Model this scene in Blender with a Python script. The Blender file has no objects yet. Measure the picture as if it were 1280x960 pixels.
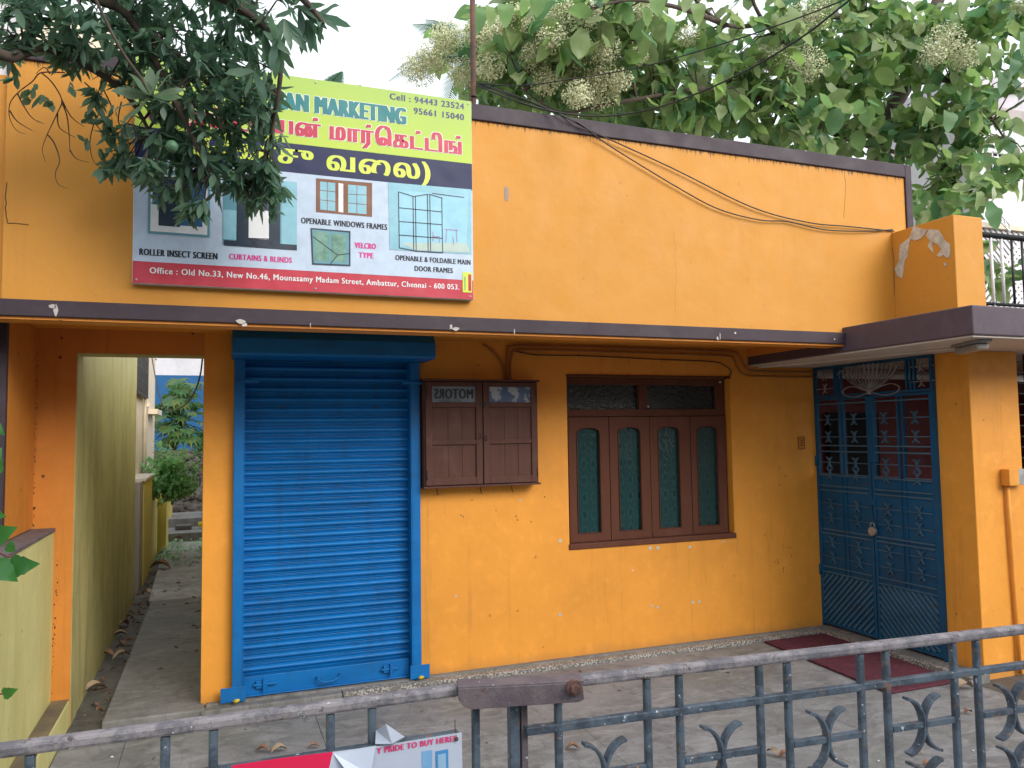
import bpy, bmesh, math, random
from mathutils import Vector, Matrix, Euler, Quaternion
from mathutils import noise as mnoise
R_ = math.radians
rnd = random.Random(7)
scene = bpy.context.scene
COL = scene.collection

# ------------------------------------------------------------------ camera
CAM = Vector((0.0, -5.168, 1.6)); YAW, PITCH, ROLL, FPX = .36123503, .06322952, -.01451693, 975.0
fw = Vector((math.sin(YAW)*math.cos(PITCH), math.cos(YAW)*math.cos(PITCH), math.sin(PITCH)))
rt0 = Vector((math.cos(YAW), -math.sin(YAW), 0)); up0 = rt0.cross(fw)
rt = rt0*math.cos(ROLL) + up0*math.sin(ROLL); up = -rt0*math.sin(ROLL) + up0*math.cos(ROLL)
cd = bpy.data.cameras.new('camera'); cam = bpy.data.objects.new('camera', cd); COL.objects.link(cam)
cd.sensor_width = 36; cd.lens = FPX/1280*36; cd.clip_start = .05; cd.clip_end = 2000
m3 = Matrix((rt, up, -fw)).transposed()
cam.matrix_world = Matrix.Translation(CAM) @ m3.to_4x4()
scene.camera = cam

# ------------------------------------------------------------------ world, sun, exposure
SUN_EL, SUN_AZ = R_(30), R_(152)          # azimuth from +Y towards +X: behind the viewer, to the right
w = bpy.data.worlds.new('World'); scene.world = w; w.use_nodes = True
nt = w.node_tree; nt.nodes.clear()
sky = nt.nodes.new('ShaderNodeTexSky'); sky.sky_type = 'NISHITA'; sky.sun_disc = False
sky.sun_elevation = SUN_EL; sky.sun_rotation = SUN_AZ; sky.air_density = 1.0; sky.dust_density = 3.0
hs = nt.nodes.new('ShaderNodeHueSaturation'); hs.inputs['Saturation'].default_value = .22; hs.inputs['Value'].default_value = 1.25
mx = nt.nodes.new('ShaderNodeMix'); mx.data_type = 'RGBA'; mx.inputs['Factor'].default_value = .55
mx.inputs['B'].default_value = (9.6, 10.3, 11.0, 1)            # even overcast veil, same all over the sky
bg = nt.nodes.new('ShaderNodeBackground'); bg.inputs['Strength'].default_value = .12
ow = nt.nodes.new('ShaderNodeOutputWorld')
nt.links.new(sky.outputs[0], hs.inputs['Color']); nt.links.new(hs.outputs[0], mx.inputs['A'])
tc = nt.nodes.new('ShaderNodeTexCoord'); cn = nt.nodes.new('ShaderNodeTexNoise'); cn.inputs['Scale'].default_value = 2.2; cn.inputs['Detail'].default_value = 6
nt.links.new(tc.outputs['Generated'], cn.inputs['Vector'])
cr_ = nt.nodes.new('ShaderNodeMix'); cr_.data_type = 'RGBA'; nt.links.new(cn.outputs['Fac'], cr_.inputs['Factor'])
cr_.inputs['A'].default_value = (7.6, 8.8, 9.8, 1); cr_.inputs['B'].default_value = (11.2, 11.4, 11.7, 1); nt.links.new(cr_.outputs['Result'], mx.inputs['B'])
nt.links.new(mx.outputs['Result'], bg.inputs['Color']); nt.links.new(bg.outputs[0], ow.inputs[0])
sl = bpy.data.lights.new('sun', 'SUN'); sun = bpy.data.objects.new('sun', sl); COL.objects.link(sun)
sl.energy = 1.35; sl.angle = R_(34); sl.color = (1, .95, .88)
sd = Vector((math.sin(SUN_AZ)*math.cos(SUN_EL), math.cos(SUN_AZ)*math.cos(SUN_EL), math.sin(SUN_EL)))
sun.rotation_euler = sd.to_track_quat('Z', 'Y').to_euler()
vs = scene.view_settings; vs.view_transform = 'Standard'; vs.look = 'None'; vs.gamma = 1; vs.exposure = .72; vs.use_curve_mapping = False
scene.cycles.max_bounces = 8; scene.cycles.transparent_max_bounces = 8

# ------------------------------------------------------------------ measuring: a point of the place on a known plane
def at(x, y, axis='Y', val=0.0):
    d = rt*((x-640)/FPX) + up*(-(y-480)/FPX) + fw
    i = 'XYZ'.index(axis); t = (val-CAM[i])/d[i]
    return CAM + d*t
def V(*a): return Vector(a)

# ------------------------------------------------------------------ mesh builder
class MB:
    def __init__(s): s.v = []; s.f = []; s.sm = []
    def add(s, vs, fs, smooth=False):
        b = len(s.v); s.v += [Vector(p) for p in vs]
        s.f += [[b+i for i in f] for f in fs]; s.sm += [smooth]*len(fs); return s
    def box(s, x0, x1, y0, y1, z0, z1):
        if x0 > x1: x0, x1 = x1, x0
        if y0 > y1: y0, y1 = y1, y0
        if z0 > z1: z0, z1 = z1, z0
        vs = [(x, y, z) for z in (z0, z1) for y in (y0, y1) for x in (x0, x1)]
        return s.add(vs, [(0,2,3,1),(4,5,7,6),(0,1,5,4),(2,6,7,3),(0,4,6,2),(1,3,7,5)])
    def obox(s, c, u, v, n, a, b, t):       # box about c with half sizes along three directions
        vs = [Vector(c)+u*(i*a)+v*(j*b)+n*(k*t) for k in (-1,1) for j in (-1,1) for i in (-1,1)]
        return s.add(vs, [(0,2,3,1),(4,5,7,6),(0,1,5,4),(2,6,7,3),(0,4,6,2),(1,3,7,5)])
    def bar(s, p, q, w, t, side=None):      # straight bar from p to q, w across `side`, t across the third direction
        p = Vector(p); q = Vector(q); d = q-p; L = d.length; d.normalize()
        side = Vector(side) if side else (Vector((0,0,1)) if abs(d.z) < .9 else Vector((1,0,0)))
        n = d.cross(side).normalized(); sd_ = n.cross(d).normalized()
        return s.obox((p+q)/2, d, sd_, n, L/2, w/2, t/2)
    def tube(s, pts, r, n=8, cap=True, closed=False):
        pts = [Vector(p) for p in pts]; N = len(pts)
        rr = r if isinstance(r, (list, tuple)) else [r]*N
        ref = None; rings = []
        for i, p in enumerate(pts):
            a = pts[i-1] if i else (pts[-1] if closed else p); b = pts[(i+1) % N] if (i < N-1 or closed) else p
            d = (b-a).normalized()
            if ref is None: ref = Vector((0,0,1)) if abs(d.z) < .9 else Vector((1,0,0))
            u = (ref - d*ref.dot(d)).normalized(); v = d.cross(u); ref = u
            rings.append([p + u*(math.cos(2*math.pi*k/n)*rr[i]) + v*(math.sin(2*math.pi*k/n)*rr[i]) for k in range(n)])
        vs = [q for r_ in rings for q in r_]; fs = []
        for i in range(N if closed else N-1):
            j = (i+1) % N
            for k in range(n):
                l = (k+1) % n; fs.append((i*n+k, i*n+l, j*n+l, j*n+k))
        s.add(vs, fs, True)
        if cap and not closed:
            b = len(s.v)-N*n; s.f += [[b+k for k in reversed(range(n))], [b+(N-1)*n+k for k in range(n)]]; s.sm += [False, False]
        return s
    def strip(s, pts, wdir, w, t):          # flat bar bent along points; w along wdir, t across
        wdir = Vector(wdir); pts = [Vector(p) for p in pts]; vs = []
        N = len(pts)
        for i, p in enumerate(pts):
            d = (pts[min(i+1, N-1)]-pts[max(i-1, 0)]).normalized(); n = d.cross(wdir).normalized()
            for a, b in ((-1,-1),(1,-1),(1,1),(-1,1)): vs.append(p + wdir*(a*w/2) + n*(b*t/2))
        fs = [(i*4+k, i*4+(k+1)%4, i*4+4+(k+1)%4, i*4+4+k) for i in range(N-1) for k in range(4)]
        fs += [(3,2,1,0), tuple((N-1)*4+k for k in range(4))]
        return s.add(vs, fs)
    def prism(s, poly, n, t):               # flat outline given real thickness along n
        n = Vector(n); N = len(poly); P = [Vector(p) for p in poly]
        vs = P + [p+n*t for p in P]
        fs = [tuple(reversed(range(N))), tuple(range(N, 2*N))] + [(i, (i+1) % N, N+(i+1) % N, N+i) for i in range(N)]
        return s.add(vs, fs)
    def cyl(s, p, q, r, n=14): return s.tube([p, q], r, n)
    def ball(s, c, r, n=8, sz=1.0, jit=0):
        vs = []; fs = []; c = Vector(c)
        for i in range(1, n//2):
            th = math.pi*i/(n//2)
            for k in range(n):
                q = r*(1+rnd.uniform(-jit, jit))
                vs.append(c+V(math.sin(th)*math.cos(2*math.pi*k/n)*q, math.sin(th)*math.sin(2*math.pi*k/n)*q, math.cos(th)*q*sz))
        m = n//2-1
        for i in range(m-1):
            for k in range(n): fs.append((i*n+k, (i+1)*n+k, (i+1)*n+(k+1) % n, i*n+(k+1) % n))
        vs += [c+V(0,0,r*sz), c-V(0,0,r*sz)]
        for k in range(n): fs.append((m*n, k, (k+1) % n)); fs.append((m*n+1, (m-1)*n+(k+1) % n, (m-1)*n+k))
        return s.add(vs, fs, True)
    def mesh(s, name, mat, off=None):
        me = bpy.data.meshes.new(name); off = off or Vector()
        me.from_pydata([tuple(p-off) for p in s.v], [], s.f)
        me.polygons.foreach_set('use_smooth', s.sm)
        mats = mat if isinstance(mat, list) else [mat]
        for m in mats: me.materials.append(m)
        bm = bmesh.new(); bm.from_mesh(me); bmesh.ops.recalc_face_normals(bm, faces=bm.faces); bm.to_mesh(me); bm.free()
        return me
def world_loc(o):
    p = Vector(o.location)
    while o.parent: o = o.parent; p += Vector(o.location)
    return p
def link(name, me, parent=None, loc=(0,0,0), rot=None, scale=None):
    o = bpy.data.objects.new(name, me); COL.objects.link(o); o.parent = parent; o.location = loc
    if rot is not None: o.rotation_euler = rot
    if scale is not None: o.scale = scale
    return o
def part(mb, name, mat, parent, bevel=0, stuff=False):
    off = world_loc(parent)
    o = link(name, mb.mesh(name, mat, off), parent)
    if bevel:
        b = o.modifiers.new('bevel', 'BEVEL'); b.width = bevel; b.segments = 2; b.limit_method = 'ANGLE'
    if stuff: o['kind'] = 'stuff'
    return o
def thing(name, label, cat, loc=(0,0,0), group=None):
    o = bpy.data.objects.new(name, None); COL.objects.link(o); o.location = loc; o.empty_display_size = .1
    o['label'] = label; o['category'] = cat
    if group: o['group'] = group
    return o
def solo(mb, name, mat, label, cat, loc, group=None, bevel=0, kind=None):
    o = link(name, mb.mesh(name, mat, Vector(loc)), None, loc)
    if kind: o['kind'] = kind
    if label: o['label'] = label; o['category'] = cat
    if group: o['group'] = group
    if bevel:
        b = o.modifiers.new('bevel', 'BEVEL'); b.width = bevel; b.segments = 2; b.limit_method = 'ANGLE'
    return o

# ------------------------------------------------------------------ materials
class NT:
    def __init__(s, name):
        s.m = bpy.data.materials.new(name); s.m.use_nodes = True; s.t = s.m.node_tree; s.t.nodes.clear()
        s.out = s.t.nodes.new('ShaderNodeOutputMaterial'); s.b = s.t.nodes.new('ShaderNodeBsdfPrincipled')
        s.t.links.new(s.b.outputs[0], s.out.inputs[0])
        s.geo = s.t.nodes.new('ShaderNodeNewGeometry')
    def n(s, t, **k):
        x = s.t.nodes.new(t)
        for a, b in k.items(): setattr(x, a, b)
        return x
    def l(s, a, b): s.t.links.new(a, b)
    def pos(s, sc=(1,1,1), obj=False):
        mp = s.n('ShaderNodeMapping'); mp.inputs['Scale'].default_value = sc
        if obj: tc = s.n('ShaderNodeTexCoord'); s.l(tc.outputs['Object'], mp.inputs['Vector'])
        else: s.l(s.geo.outputs['Position'], mp.inputs['Vector'])
        return mp.outputs[0]
    def noise(s, scale, vec=None, detail=5, rough=.6, dist=0):
        x = s.n('ShaderNodeTexNoise'); x.inputs['Scale'].default_value = scale; x.inputs['Detail'].default_value = detail
        x.inputs['Roughness'].default_value = rough; x.inputs['Distortion'].default_value = dist
        s.l(vec if vec is not None else s.geo.outputs['Position'], x.inputs['Vector']); return x.outputs['Fac']
    def ramp(s, fac, a, b, c0=0, c1=1):
        x = s.n('ShaderNodeMapRange'); x.inputs['From Min'].default_value = a; x.inputs['From Max'].default_value = b
        x.inputs['To Min'].default_value = c0; x.inputs['To Max'].default_value = c1; s.l(fac, x.inputs['Value']); return x.outputs[0]
    def mix(s, fac, a, b):
        x = s.n('ShaderNodeMix', data_type='RGBA')
        if isinstance(fac, (int, float)): x.inputs['Factor'].default_value = fac
        else: s.l(fac, x.inputs['Factor'])
        for k, q in (('A', a), ('B', b)):
            if isinstance(q, tuple): x.inputs[k].default_value = (*q, 1)
            else: s.l(q, x.inputs[k])
        return x.outputs['Result']
    def math(s, op, a, b=None):
        x = s.n('ShaderNodeMath', operation=op)
        for i, q in enumerate((a, b)):
            if q is None: continue
            if isinstance(q, (int, float)): x.inputs[i].default_value = q
            else: s.l(q, x.inputs[i])
        return x.outputs[0]
    def bump(s, h, strength, dist=.01):
        x = s.n('ShaderNodeBump'); x.inputs['Strength'].default_value = strength; x.inputs['Distance'].default_value = dist
        s.l(h, x.inputs['Height'])
        if s.b.inputs['Normal'].is_linked: s.l(s.b.inputs['Normal'].links[0].from_socket, x.inputs['Normal'])
        s.l(x.outputs[0], s.b.inputs['Normal'])
    def fin(s, col, rough=.6, metal=0, spec=.5):
        if isinstance(col, tuple): s.b.inputs['Base Color'].default_value = (*col, 1)
        else: s.l(col, s.b.inputs['Base Color'])
        if isinstance(rough, (int, float)): s.b.inputs['Roughness'].default_value = rough
        else: s.l(rough, s.b.inputs['Roughness'])
        s.b.inputs['Metallic'].default_value = metal; s.b.inputs['Specular IOR Level'].default_value = spec
        return s.m
def simple(name, c1, c2=None, scale=4, rough=.6, metal=0, bump=.15, bscale=60, spec=.5, contrast=(.35,.65), obj=False):
    k = NT(name); vec = k.pos(obj=obj) if obj else None
    c2 = c2 or tuple(x*.8 for x in c1)
    col = k.mix(k.ramp(k.noise(scale, vec), *contrast), c1, c2)
    if bump: k.bump(k.noise(bscale, vec, 4), bump, .004)
    return k.fin(col, rough, metal, spec)
def wallpaint(name, c, dark, z_drip=None, chips=0, moss=None, streak=.35, speck=.5, smooth=1.0, base=False):
    k = NT(name)
    col = k.mix(k.ramp(k.noise(1.3, detail=8, rough=.65), .35, .7), c, tuple(a*(1-.18*smooth) for a in c))
    col = k.mix(k.math('MULTIPLY', k.ramp(k.noise(9, detail=6), .52, .72), .35*smooth), col, tuple(min(1, a*1.15+.02) for a in c))
    st = k.ramp(k.noise(1, k.pos((14, 14, .9)), 6, .7), .56, .8)
    col = k.mix(k.math('MULTIPLY', st, streak), col, dark)
    if moss: col = k.mix(k.math('MULTIPLY', k.ramp(k.noise(1, k.pos((3, 3, .8)), 7, .7, .6), .45, .68), .75), col, moss)
    # small dark pits and scuffs
    v = k.n('ShaderNodeTexVoronoi'); v.inputs['Scale'].default_value = 9; k.l(k.geo.outputs['Position'], v.inputs['Vector'])
    sp = k.math('MULTIPLY', k.math('LESS_THAN', v.outputs['Distance'], .085), k.math('GREATER_THAN', k.noise(1.7), .52))
    col = k.mix(k.math('MULTIPLY', sp, speck), col, dark)
    sc = k.ramp(k.noise(1, k.pos((55, 55, 18)), 3, .5), .70, .74)
    col = k.mix(k.math('MULTIPLY', k.math('MULTIPLY', sc, k.ramp(k.noise(2.3), .5, .62)), .55), col, dark)
    if chips:
        v2 = k.n('ShaderNodeTexVoronoi'); v2.inputs['Scale'].default_value = 5.5; k.l(k.geo.outputs['Position'], v2.inputs['Vector'])
        ch = k.math('MULTIPLY', k.math('LESS_THAN', k.math('ADD', v2.outputs['Distance'], k.math('MULTIPLY', k.noise(60), .06)), .07), k.math('GREATER_THAN', k.noise(2.9, k.pos((1,1,1.01))), 1-chips))
        col = k.mix(ch, col, (.62, .58, .5))
    if z_drip is not None:
        sep = k.n('ShaderNodeSeparateXYZ'); k.l(k.geo.outputs['Position'], sep.inputs[0])
        d = k.math('SUBTRACT', z_drip, sep.outputs['Z'])
        ln = k.ramp(k.noise(1, k.pos((60, 60, .6)), 4, .8), .48, .80, .002, .075)
        col = k.mix(k.math('MULTIPLY', k.ramp(k.math('DIVIDE', d, ln), .6, 1.25, 1, 0), .8), col, (.035, .02, .015))
    if base:                       # rain splash and mud on the foot of the wall
        sp2 = k.n('ShaderNodeSeparateXYZ'); k.l(k.geo.outputs['Position'], sp2.inputs[0])
        hgt = k.ramp(k.noise(1, k.pos((7, 7, 2)), 6, .7), .3, .75, .02, .12)
        col = k.mix(k.math('MULTIPLY', k.ramp(k.math('DIVIDE', sp2.outputs['Z'], hgt), .1, 1.2, 1, 0), .3), col, (.20, .12, .06))
    k.bump(k.noise(4, detail=3), .25, .02); k.bump(k.noise(70, detail=5, rough=.7), .25, .003)
    return k.fin(col, k.ramp(k.noise(6), .3, .7, .5, .68), 0, .35)
ORANGE = (.80, .325, .042)
m_orange = wallpaint('orange_wall_paint', ORANGE, (.16, .07, .03), chips=.36, base=True)
m_orange_up = wallpaint('orange_parapet_paint', (.60, .262, .036), (.3, .13, .05), smooth=.4, z_drip=3.392, chips=0, speck=.3, streak=.16)
m_orange_old_shade = wallpaint('old_orange_paint_shaded', (.62, .225, .034), (.10, .045, .025), chips=.3, streak=.5, speck=.9)  # old redder paint, with tree shade at the left mixed into its colour
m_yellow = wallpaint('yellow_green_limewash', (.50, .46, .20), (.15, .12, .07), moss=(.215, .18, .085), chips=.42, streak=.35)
m_yellow_n = wallpaint('fresh_yellow_limewash', (.66, .62, .27), (.18, .15, .09), moss=(.50, .46, .17), chips=.42, streak=.3)
m_yellow2 = wallpaint('pale_yellow_paint', (.66, .54, .14), (.12, .1, .06), streak=.6)
m_purple = wallpaint('purple_brown_trim_paint', (.046, .030, .040), (.03, .02, .02), chips=.38, streak=.2, speck=.2)
m_purple_l = wallpaint('lilac_brown_canopy_paint', (.088, .062, .080), (.05, .035, .04), chips=.3, streak=.2, speck=.2)
m_soffit = wallpaint('whitewashed_soffit', (.62, .56, .50), (.3, .24, .18), streak=.1)
m_maroon = wallpaint('maroon_wall_paint', (.20, .028, .03), (.08, .015, .015), streak=.2)
m_neigh = wallpaint('weathered_grey_plaster', (.34, .30, .27), (.12, .1, .08), streak=.7)
m_cream = wallpaint('cream_house_paint', (.72, .62, .48), (.28, .22, .15), streak=.5)
m_white = wallpaint('white_house_paint', (.70, .68, .70), (.35, .33, .33), streak=.3)
m_bluewall = wallpaint('blue_wall_paint', (.015, .115, .30), (.01, .05, .14), streak=.5)
m_plaster = simple('bare_plaster', (.62, .57, .49), (.40, .36, .30), 25, .9, bump=.6, bscale=120)
m_blue = None
def bluepaint(name, c, dark, rough=.38, dirt=.5, rust=(.05,.035,.03)):
    k = NT(name)
    col = k.mix(k.ramp(k.noise(1, k.pos((2, 2, 5)), 6, .6), .35, .7), c, dark)
    col = k.mix(k.math('MULTIPLY', k.ramp(k.noise(1, k.pos((9, 9, 1.6)), 6, .7), .52, .70), .38), col, tuple(a*.35+.012 for a in dark))

    col = k.mix(k.math('MULTIPLY', k.ramp(k.noise(1, k.pos((5, 5, 22)), 5, .6), .6, .72), dirt), col, rust)
    k.bump(k.noise(90), .06, .001); k.bump(k.noise(5, detail=2), .08, .006)
    return k.fin(col, k.ramp(k.noise(14), .3, .7, rough, rough+.2), 0, .36)
m_blue = bluepaint('blue_shutter_enamel', (.001, .150, .45), (.001, .11, .34), .38, .4, (.02,.05,.08))
m_blue_g = bluepaint('blue_gate_enamel', (.001, .080, .185), (.001, .055, .13), .5, .6)
m_blue_w = bluepaint('dusty_blue_gate_enamel', (.075, .14, .20), (.03, .10, .17), .5, .5)
m_silver = simple('silver_paint', (.36, .36, .36), (.22, .22, .22), 20, .45, .3)
def wood(name, c, c2, rough=.5):
    k = NT(name)
    g = k.noise(1, k.pos((40, 40, 3)), 6, .65, .4)
    col = k.mix(k.ramp(g, .35, .7), c, c2)
    col = k.mix(k.math('MULTIPLY', k.ramp(k.noise(5, detail=7), .58, .75), .5), col, tuple(a*1.4+.015 for a in c))
    k.bump(g, .2, .002)
    return k.fin(col, rough, 0, .07)
m_brown = wood('brown_window_paint', (.125, .050, .032), (.100, .040, .027), .45)
m_brown2 = wood('brown_cabinet_paint', (.115, .056, .045), (.090, .046, .038), .52)
m_black = simple('black_paint', (.012, .014, .018), (.03, .03, .03), 12, .5)
m_dark = simple('dark_interior', (.006, .006, .008), (.01, .01, .01), 4, .8)
m_cable = simple('black_cable_rubber', (.015, .015, .015), None, 5, .5)
m_rust = simple('rusty_pipe', (.16, .075, .05), (.07, .04, .035), 18, .8, bump=.5)
def railpaint(name, a, b, c, f=.5):
    k = NT(name); vec = k.pos()
    col = k.mix(k.ramp(k.noise(14, vec, 7, .75), .44, .56), a, b)
    col = k.mix(k.math('MULTIPLY', k.ramp(k.noise(31, vec, 6, .7), .60, .64), .9), col, c)
    col = k.mix(k.ramp(k.noise(60, vec, 4, .65), .66, .69), col, (.50, .55, .60))
    h = k.noise(48, vec, 6, .8); k.bump(h, .8, .004)
    return k.fin(col, .5, .0, .5)
m_rail = railpaint('weathered_rail_paint', (.26, .24, .255), (.13, .125, .145), (.075, .055, .05))
m_bar = railpaint('chipped_slate_bar_paint', (.085, .120, .160), (.040, .058, .083), (.18, .11, .085))
m_latch = railpaint('rusty_purple_channel', (.105, .085, .10), (.15, .12, .13), (.14, .065, .05))
m_bolt = simple('rusty_bolt_metal', (.22, .12, .10), (.10, .06, .06), 40, .6, .5, bump=.5)
def concrete(name, c, c2, wet=.0):
    k = NT(name)
    col = k.mix(k.ramp(k.noise(1.6, detail=9, rough=.7), .35, .68), c, c2)
    col = k.mix(k.math('MULTIPLY', k.ramp(k.noise(6, detail=8, rough=.7, dist=1.2), .5, .68), .55), col, tuple(a*.5 for a in c2))
    col = k.mix(k.math('MULTIPLY', k.ramp(k.noise(.9, detail=4), .52, .66), .3), col, (.11, .125, .07))
    col = k.mix(k.math('MULTIPLY', k.ramp(k.noise(1, k.pos((3, 7, 1)), 7, .72, 1.5), .50, .62), .5), col, tuple(min(1, a*1.35) for a in c))
    col = k.mix(k.math('MULTIPLY', k.ramp(k.noise(1, k.pos((9, 3, 1)), 6, .75, 1.0), .56, .66), .5), col, tuple(a*.55 for a in c2))
    col = k.mix(k.math('MULTIPLY', k.ramp(k.noise(38, detail=6, rough=.8), .6, .72), .5), col, tuple(min(1, a*1.5) for a in c))
    col = k.mix(k.math('MULTIPLY', k.ramp(k.noise(130, detail=3), .60, .66), .35), col, tuple(a*.4 for a in c2))
    k.bump(k.noise(5, detail=6), .4, .014); k.bump(k.noise(90, detail=6, rough=.85), .9, .004)
    return k.fin(col, k.ramp(k.noise(2.2), .35, .65, .62, .85), 0, .3)
m_conc = concrete('forecourt_concrete', (.265, .263, .268), (.160, .158, .163))
m_conc2 = concrete('path_concrete', (.235, .228, .22), (.15, .145, .138))
m_mud = concrete('damp_gutter_cement', (.12, .11, .10), (.075, .07, .062))
def pebble(name):
    k = NT(name); v = k.n('ShaderNodeTexVoronoi'); v.inputs['Scale'].default_value = 75; k.l(k.geo.outputs['Position'], v.inputs['Vector'])
    col = k.mix(k.ramp(v.outputs['Distance'], .25, .6), (.5, .47, .43), (.13, .12, .11))
    col = k.mix(k.math('MULTIPLY', k.ramp(k.noise(8), .5, .62), .7), col, (.17, .155, .14))
    k.bump(v.outputs['Distance'], -.6, .006); return k.fin(col, .7)
m_pebble = pebble('pebble_dash')
m_mat = simple('maroon_carpet', (.135, .042, .058), (.085, .03, .042), 30, .95, bump=.9, bscale=350, spec=.1)
m_earth = simple('earth', (.12, .09, .065), (.07, .06, .04), 2, .95, bump=.5, bscale=20)
m_asphalt = simple('street_asphalt', (.055, .055, .058), (.04, .04, .042), 3, .9, bump=.5, bscale=200)
m_stone = simple('rubble_stone', (.15, .12, .10), (.05, .045, .04), 6, .9, bump=.6, bscale=30)
m_bark = simple('grey_brown_bark', (.10, .075, .055), (.045, .035, .03), 9, .9, bump=.8, bscale=35)
m_twig = simple('red_brown_twig', (.12, .05, .03), (.06, .03, .02), 9, .8)
m_yflower = simple('yellow_flower', (.75, .6, .03), (.6, .42, .02), 40, .7)
m_brass = simple('worn_brass', (.42, .40, .37), (.28, .26, .24), 30, .4, .5, bump=.05)
m_deadleaf = simple('dead_leaf_brown', (.13, .055, .03), (.28, .16, .09), 14, .8)
m_deadleaf2 = simple('dead_leaf_tan', (.36, .27, .18), (.22, .15, .09), 14, .8)
def leafmat(name, c1, c2, c3, rough=.4, transl=.35):
    k = NT(name); r = k.geo.outputs['Random Per Island']; oi = k.n('ShaderNodeObjectInfo')
    r = k.math('FRACT', k.math('ADD', r, oi.outputs['Random']))
    cr = k.n('ShaderNodeValToRGB'); k.l(r, cr.inputs[0]); e = cr.color_ramp.elements
    e[0].color = (*c1, 1); e[1].color = (*c3, 1); e[1].position = 1; x = e.new(.5); x.color = (*c2, 1)
    col = k.mix(k.math('MULTIPLY', k.ramp(k.noise(12), .4, .7), .3), cr.outputs[0], tuple(a*.6 for a in c2))
    m = k.fin(col, rough, 0, .5)
    tr = k.n('ShaderNodeBsdfTranslucent'); hs_ = k.n('ShaderNodeHueSaturation'); hs_.inputs['Value'].default_value = 1.9; hs_.inputs['Hue'].default_value = .485
    k.l(col, hs_.inputs['Color']); k.l(hs_.outputs[0], tr.inputs['Color'])
    ms = k.n('ShaderNodeMixShader'); ms.inputs[0].default_value = transl
    k.l(k.b.outputs[0], ms.inputs[1]); k.l(tr.outputs[0], ms.inputs[2]); k.l(ms.outputs[0], k.out.inputs[0])
    return m
m_leafL = leafmat('dark_bluish_leaf', (.058, .135, .095), (.115, .205, .135), (.075, .145, .08), .42, .4)
m_leafL2 = leafmat('pale_underside_leaf', (.10, .17, .10), (.13, .20, .12), (.07, .14, .07), .4, .4)
m_leafR = leafmat('broad_green_leaf', (.065, .165, .085), (.165, .28, .080), (.22, .27, .14), .5, .5)
m_leafP = leafmat('palm_leaf', (.06, .13, .09), (.10, .18, .12), (.07, .14, .09), .5, .4)
m_leafY = leafmat('papaya_leaf', (.04, .14, .05), (.08, .19, .06), (.17, .20, .05), .5, .35)
m_leafB = leafmat('bright_bush_leaf', (.17, .38, .17), (.26, .48, .22), (.14, .30, .14), .5, .45)
m_vine = leafmat('vine_leaf', (.03, .14, .03), (.05, .2, .04), (.04, .16, .03), .3, .3)
m_bloom = simple('cream_blossom', (.72, .71, .50), (.54, .57, .34), 30, .9, bump=0)
# glass
def glass(name, c, c2, pattern=False, rough=.12):
    k = NT(name)
    if pattern:
        v = k.n('ShaderNodeTexVoronoi'); v.inputs['Scale'].default_value = 13; v.inputs['Randomness'].default_value = .0
        k.l(k.pos((1, .01, .62)), v.inputs['Vector'])
        ring = k.math('LESS_THAN', k.math('ABSOLUTE', k.math('SUBTRACT', v.outputs['Distance'], .30)), .05)
        dot = k.math('LESS_THAN', v.outputs['Distance'], .17)
        wv = k.n('ShaderNodeTexWave', wave_type='BANDS', bands_direction='X'); wv.inputs['Scale'].default_value = 26; wv.inputs['Distortion'].default_value = 1.5
        k.l(k.geo.outputs['Position'], wv.inputs['Vector'])
        col = k.mix(k.math('MULTIPLY', ring, .22), c, c2)
        col = k.mix(k.math('MULTIPLY', wv.outputs['Fac'], .3), col, c2)
        col = k.mix(k.math('MULTIPLY', dot, k.math('MULTIPLY', k.ramp(k.noise(6), .35, .6), .5)), col, tuple(a*.4 for a in c))
    else: col = k.mix(k.ramp(k.noise(3), .4, .6), c, c2)
    k.bump(k.noise(34, detail=3), .9 if not pattern else .3, .012); k.bump(k.noise(3, detail=1), .3, .03)
    return k.fin(col, rough, 0, .6)
m_glassT = glass('hammered_dark_glass', (.004, .007, .009), (.008, .013, .016), False, .16)
m_glassP = glass('patterned_teal_glass', (.005, .030, .034), (.025, .10, .09), True, .16)
def flat(name, c, rough=.45, noise_amt=.14):
    k = NT(name); k.bump(k.noise(3.2, detail=2), .35, .03); col = k.mix(k.ramp(k.noise(20), .3, .7), c, tuple(a*(1-noise_amt) for a in c)); return k.fin(col, rough, 0, .4)

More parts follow.
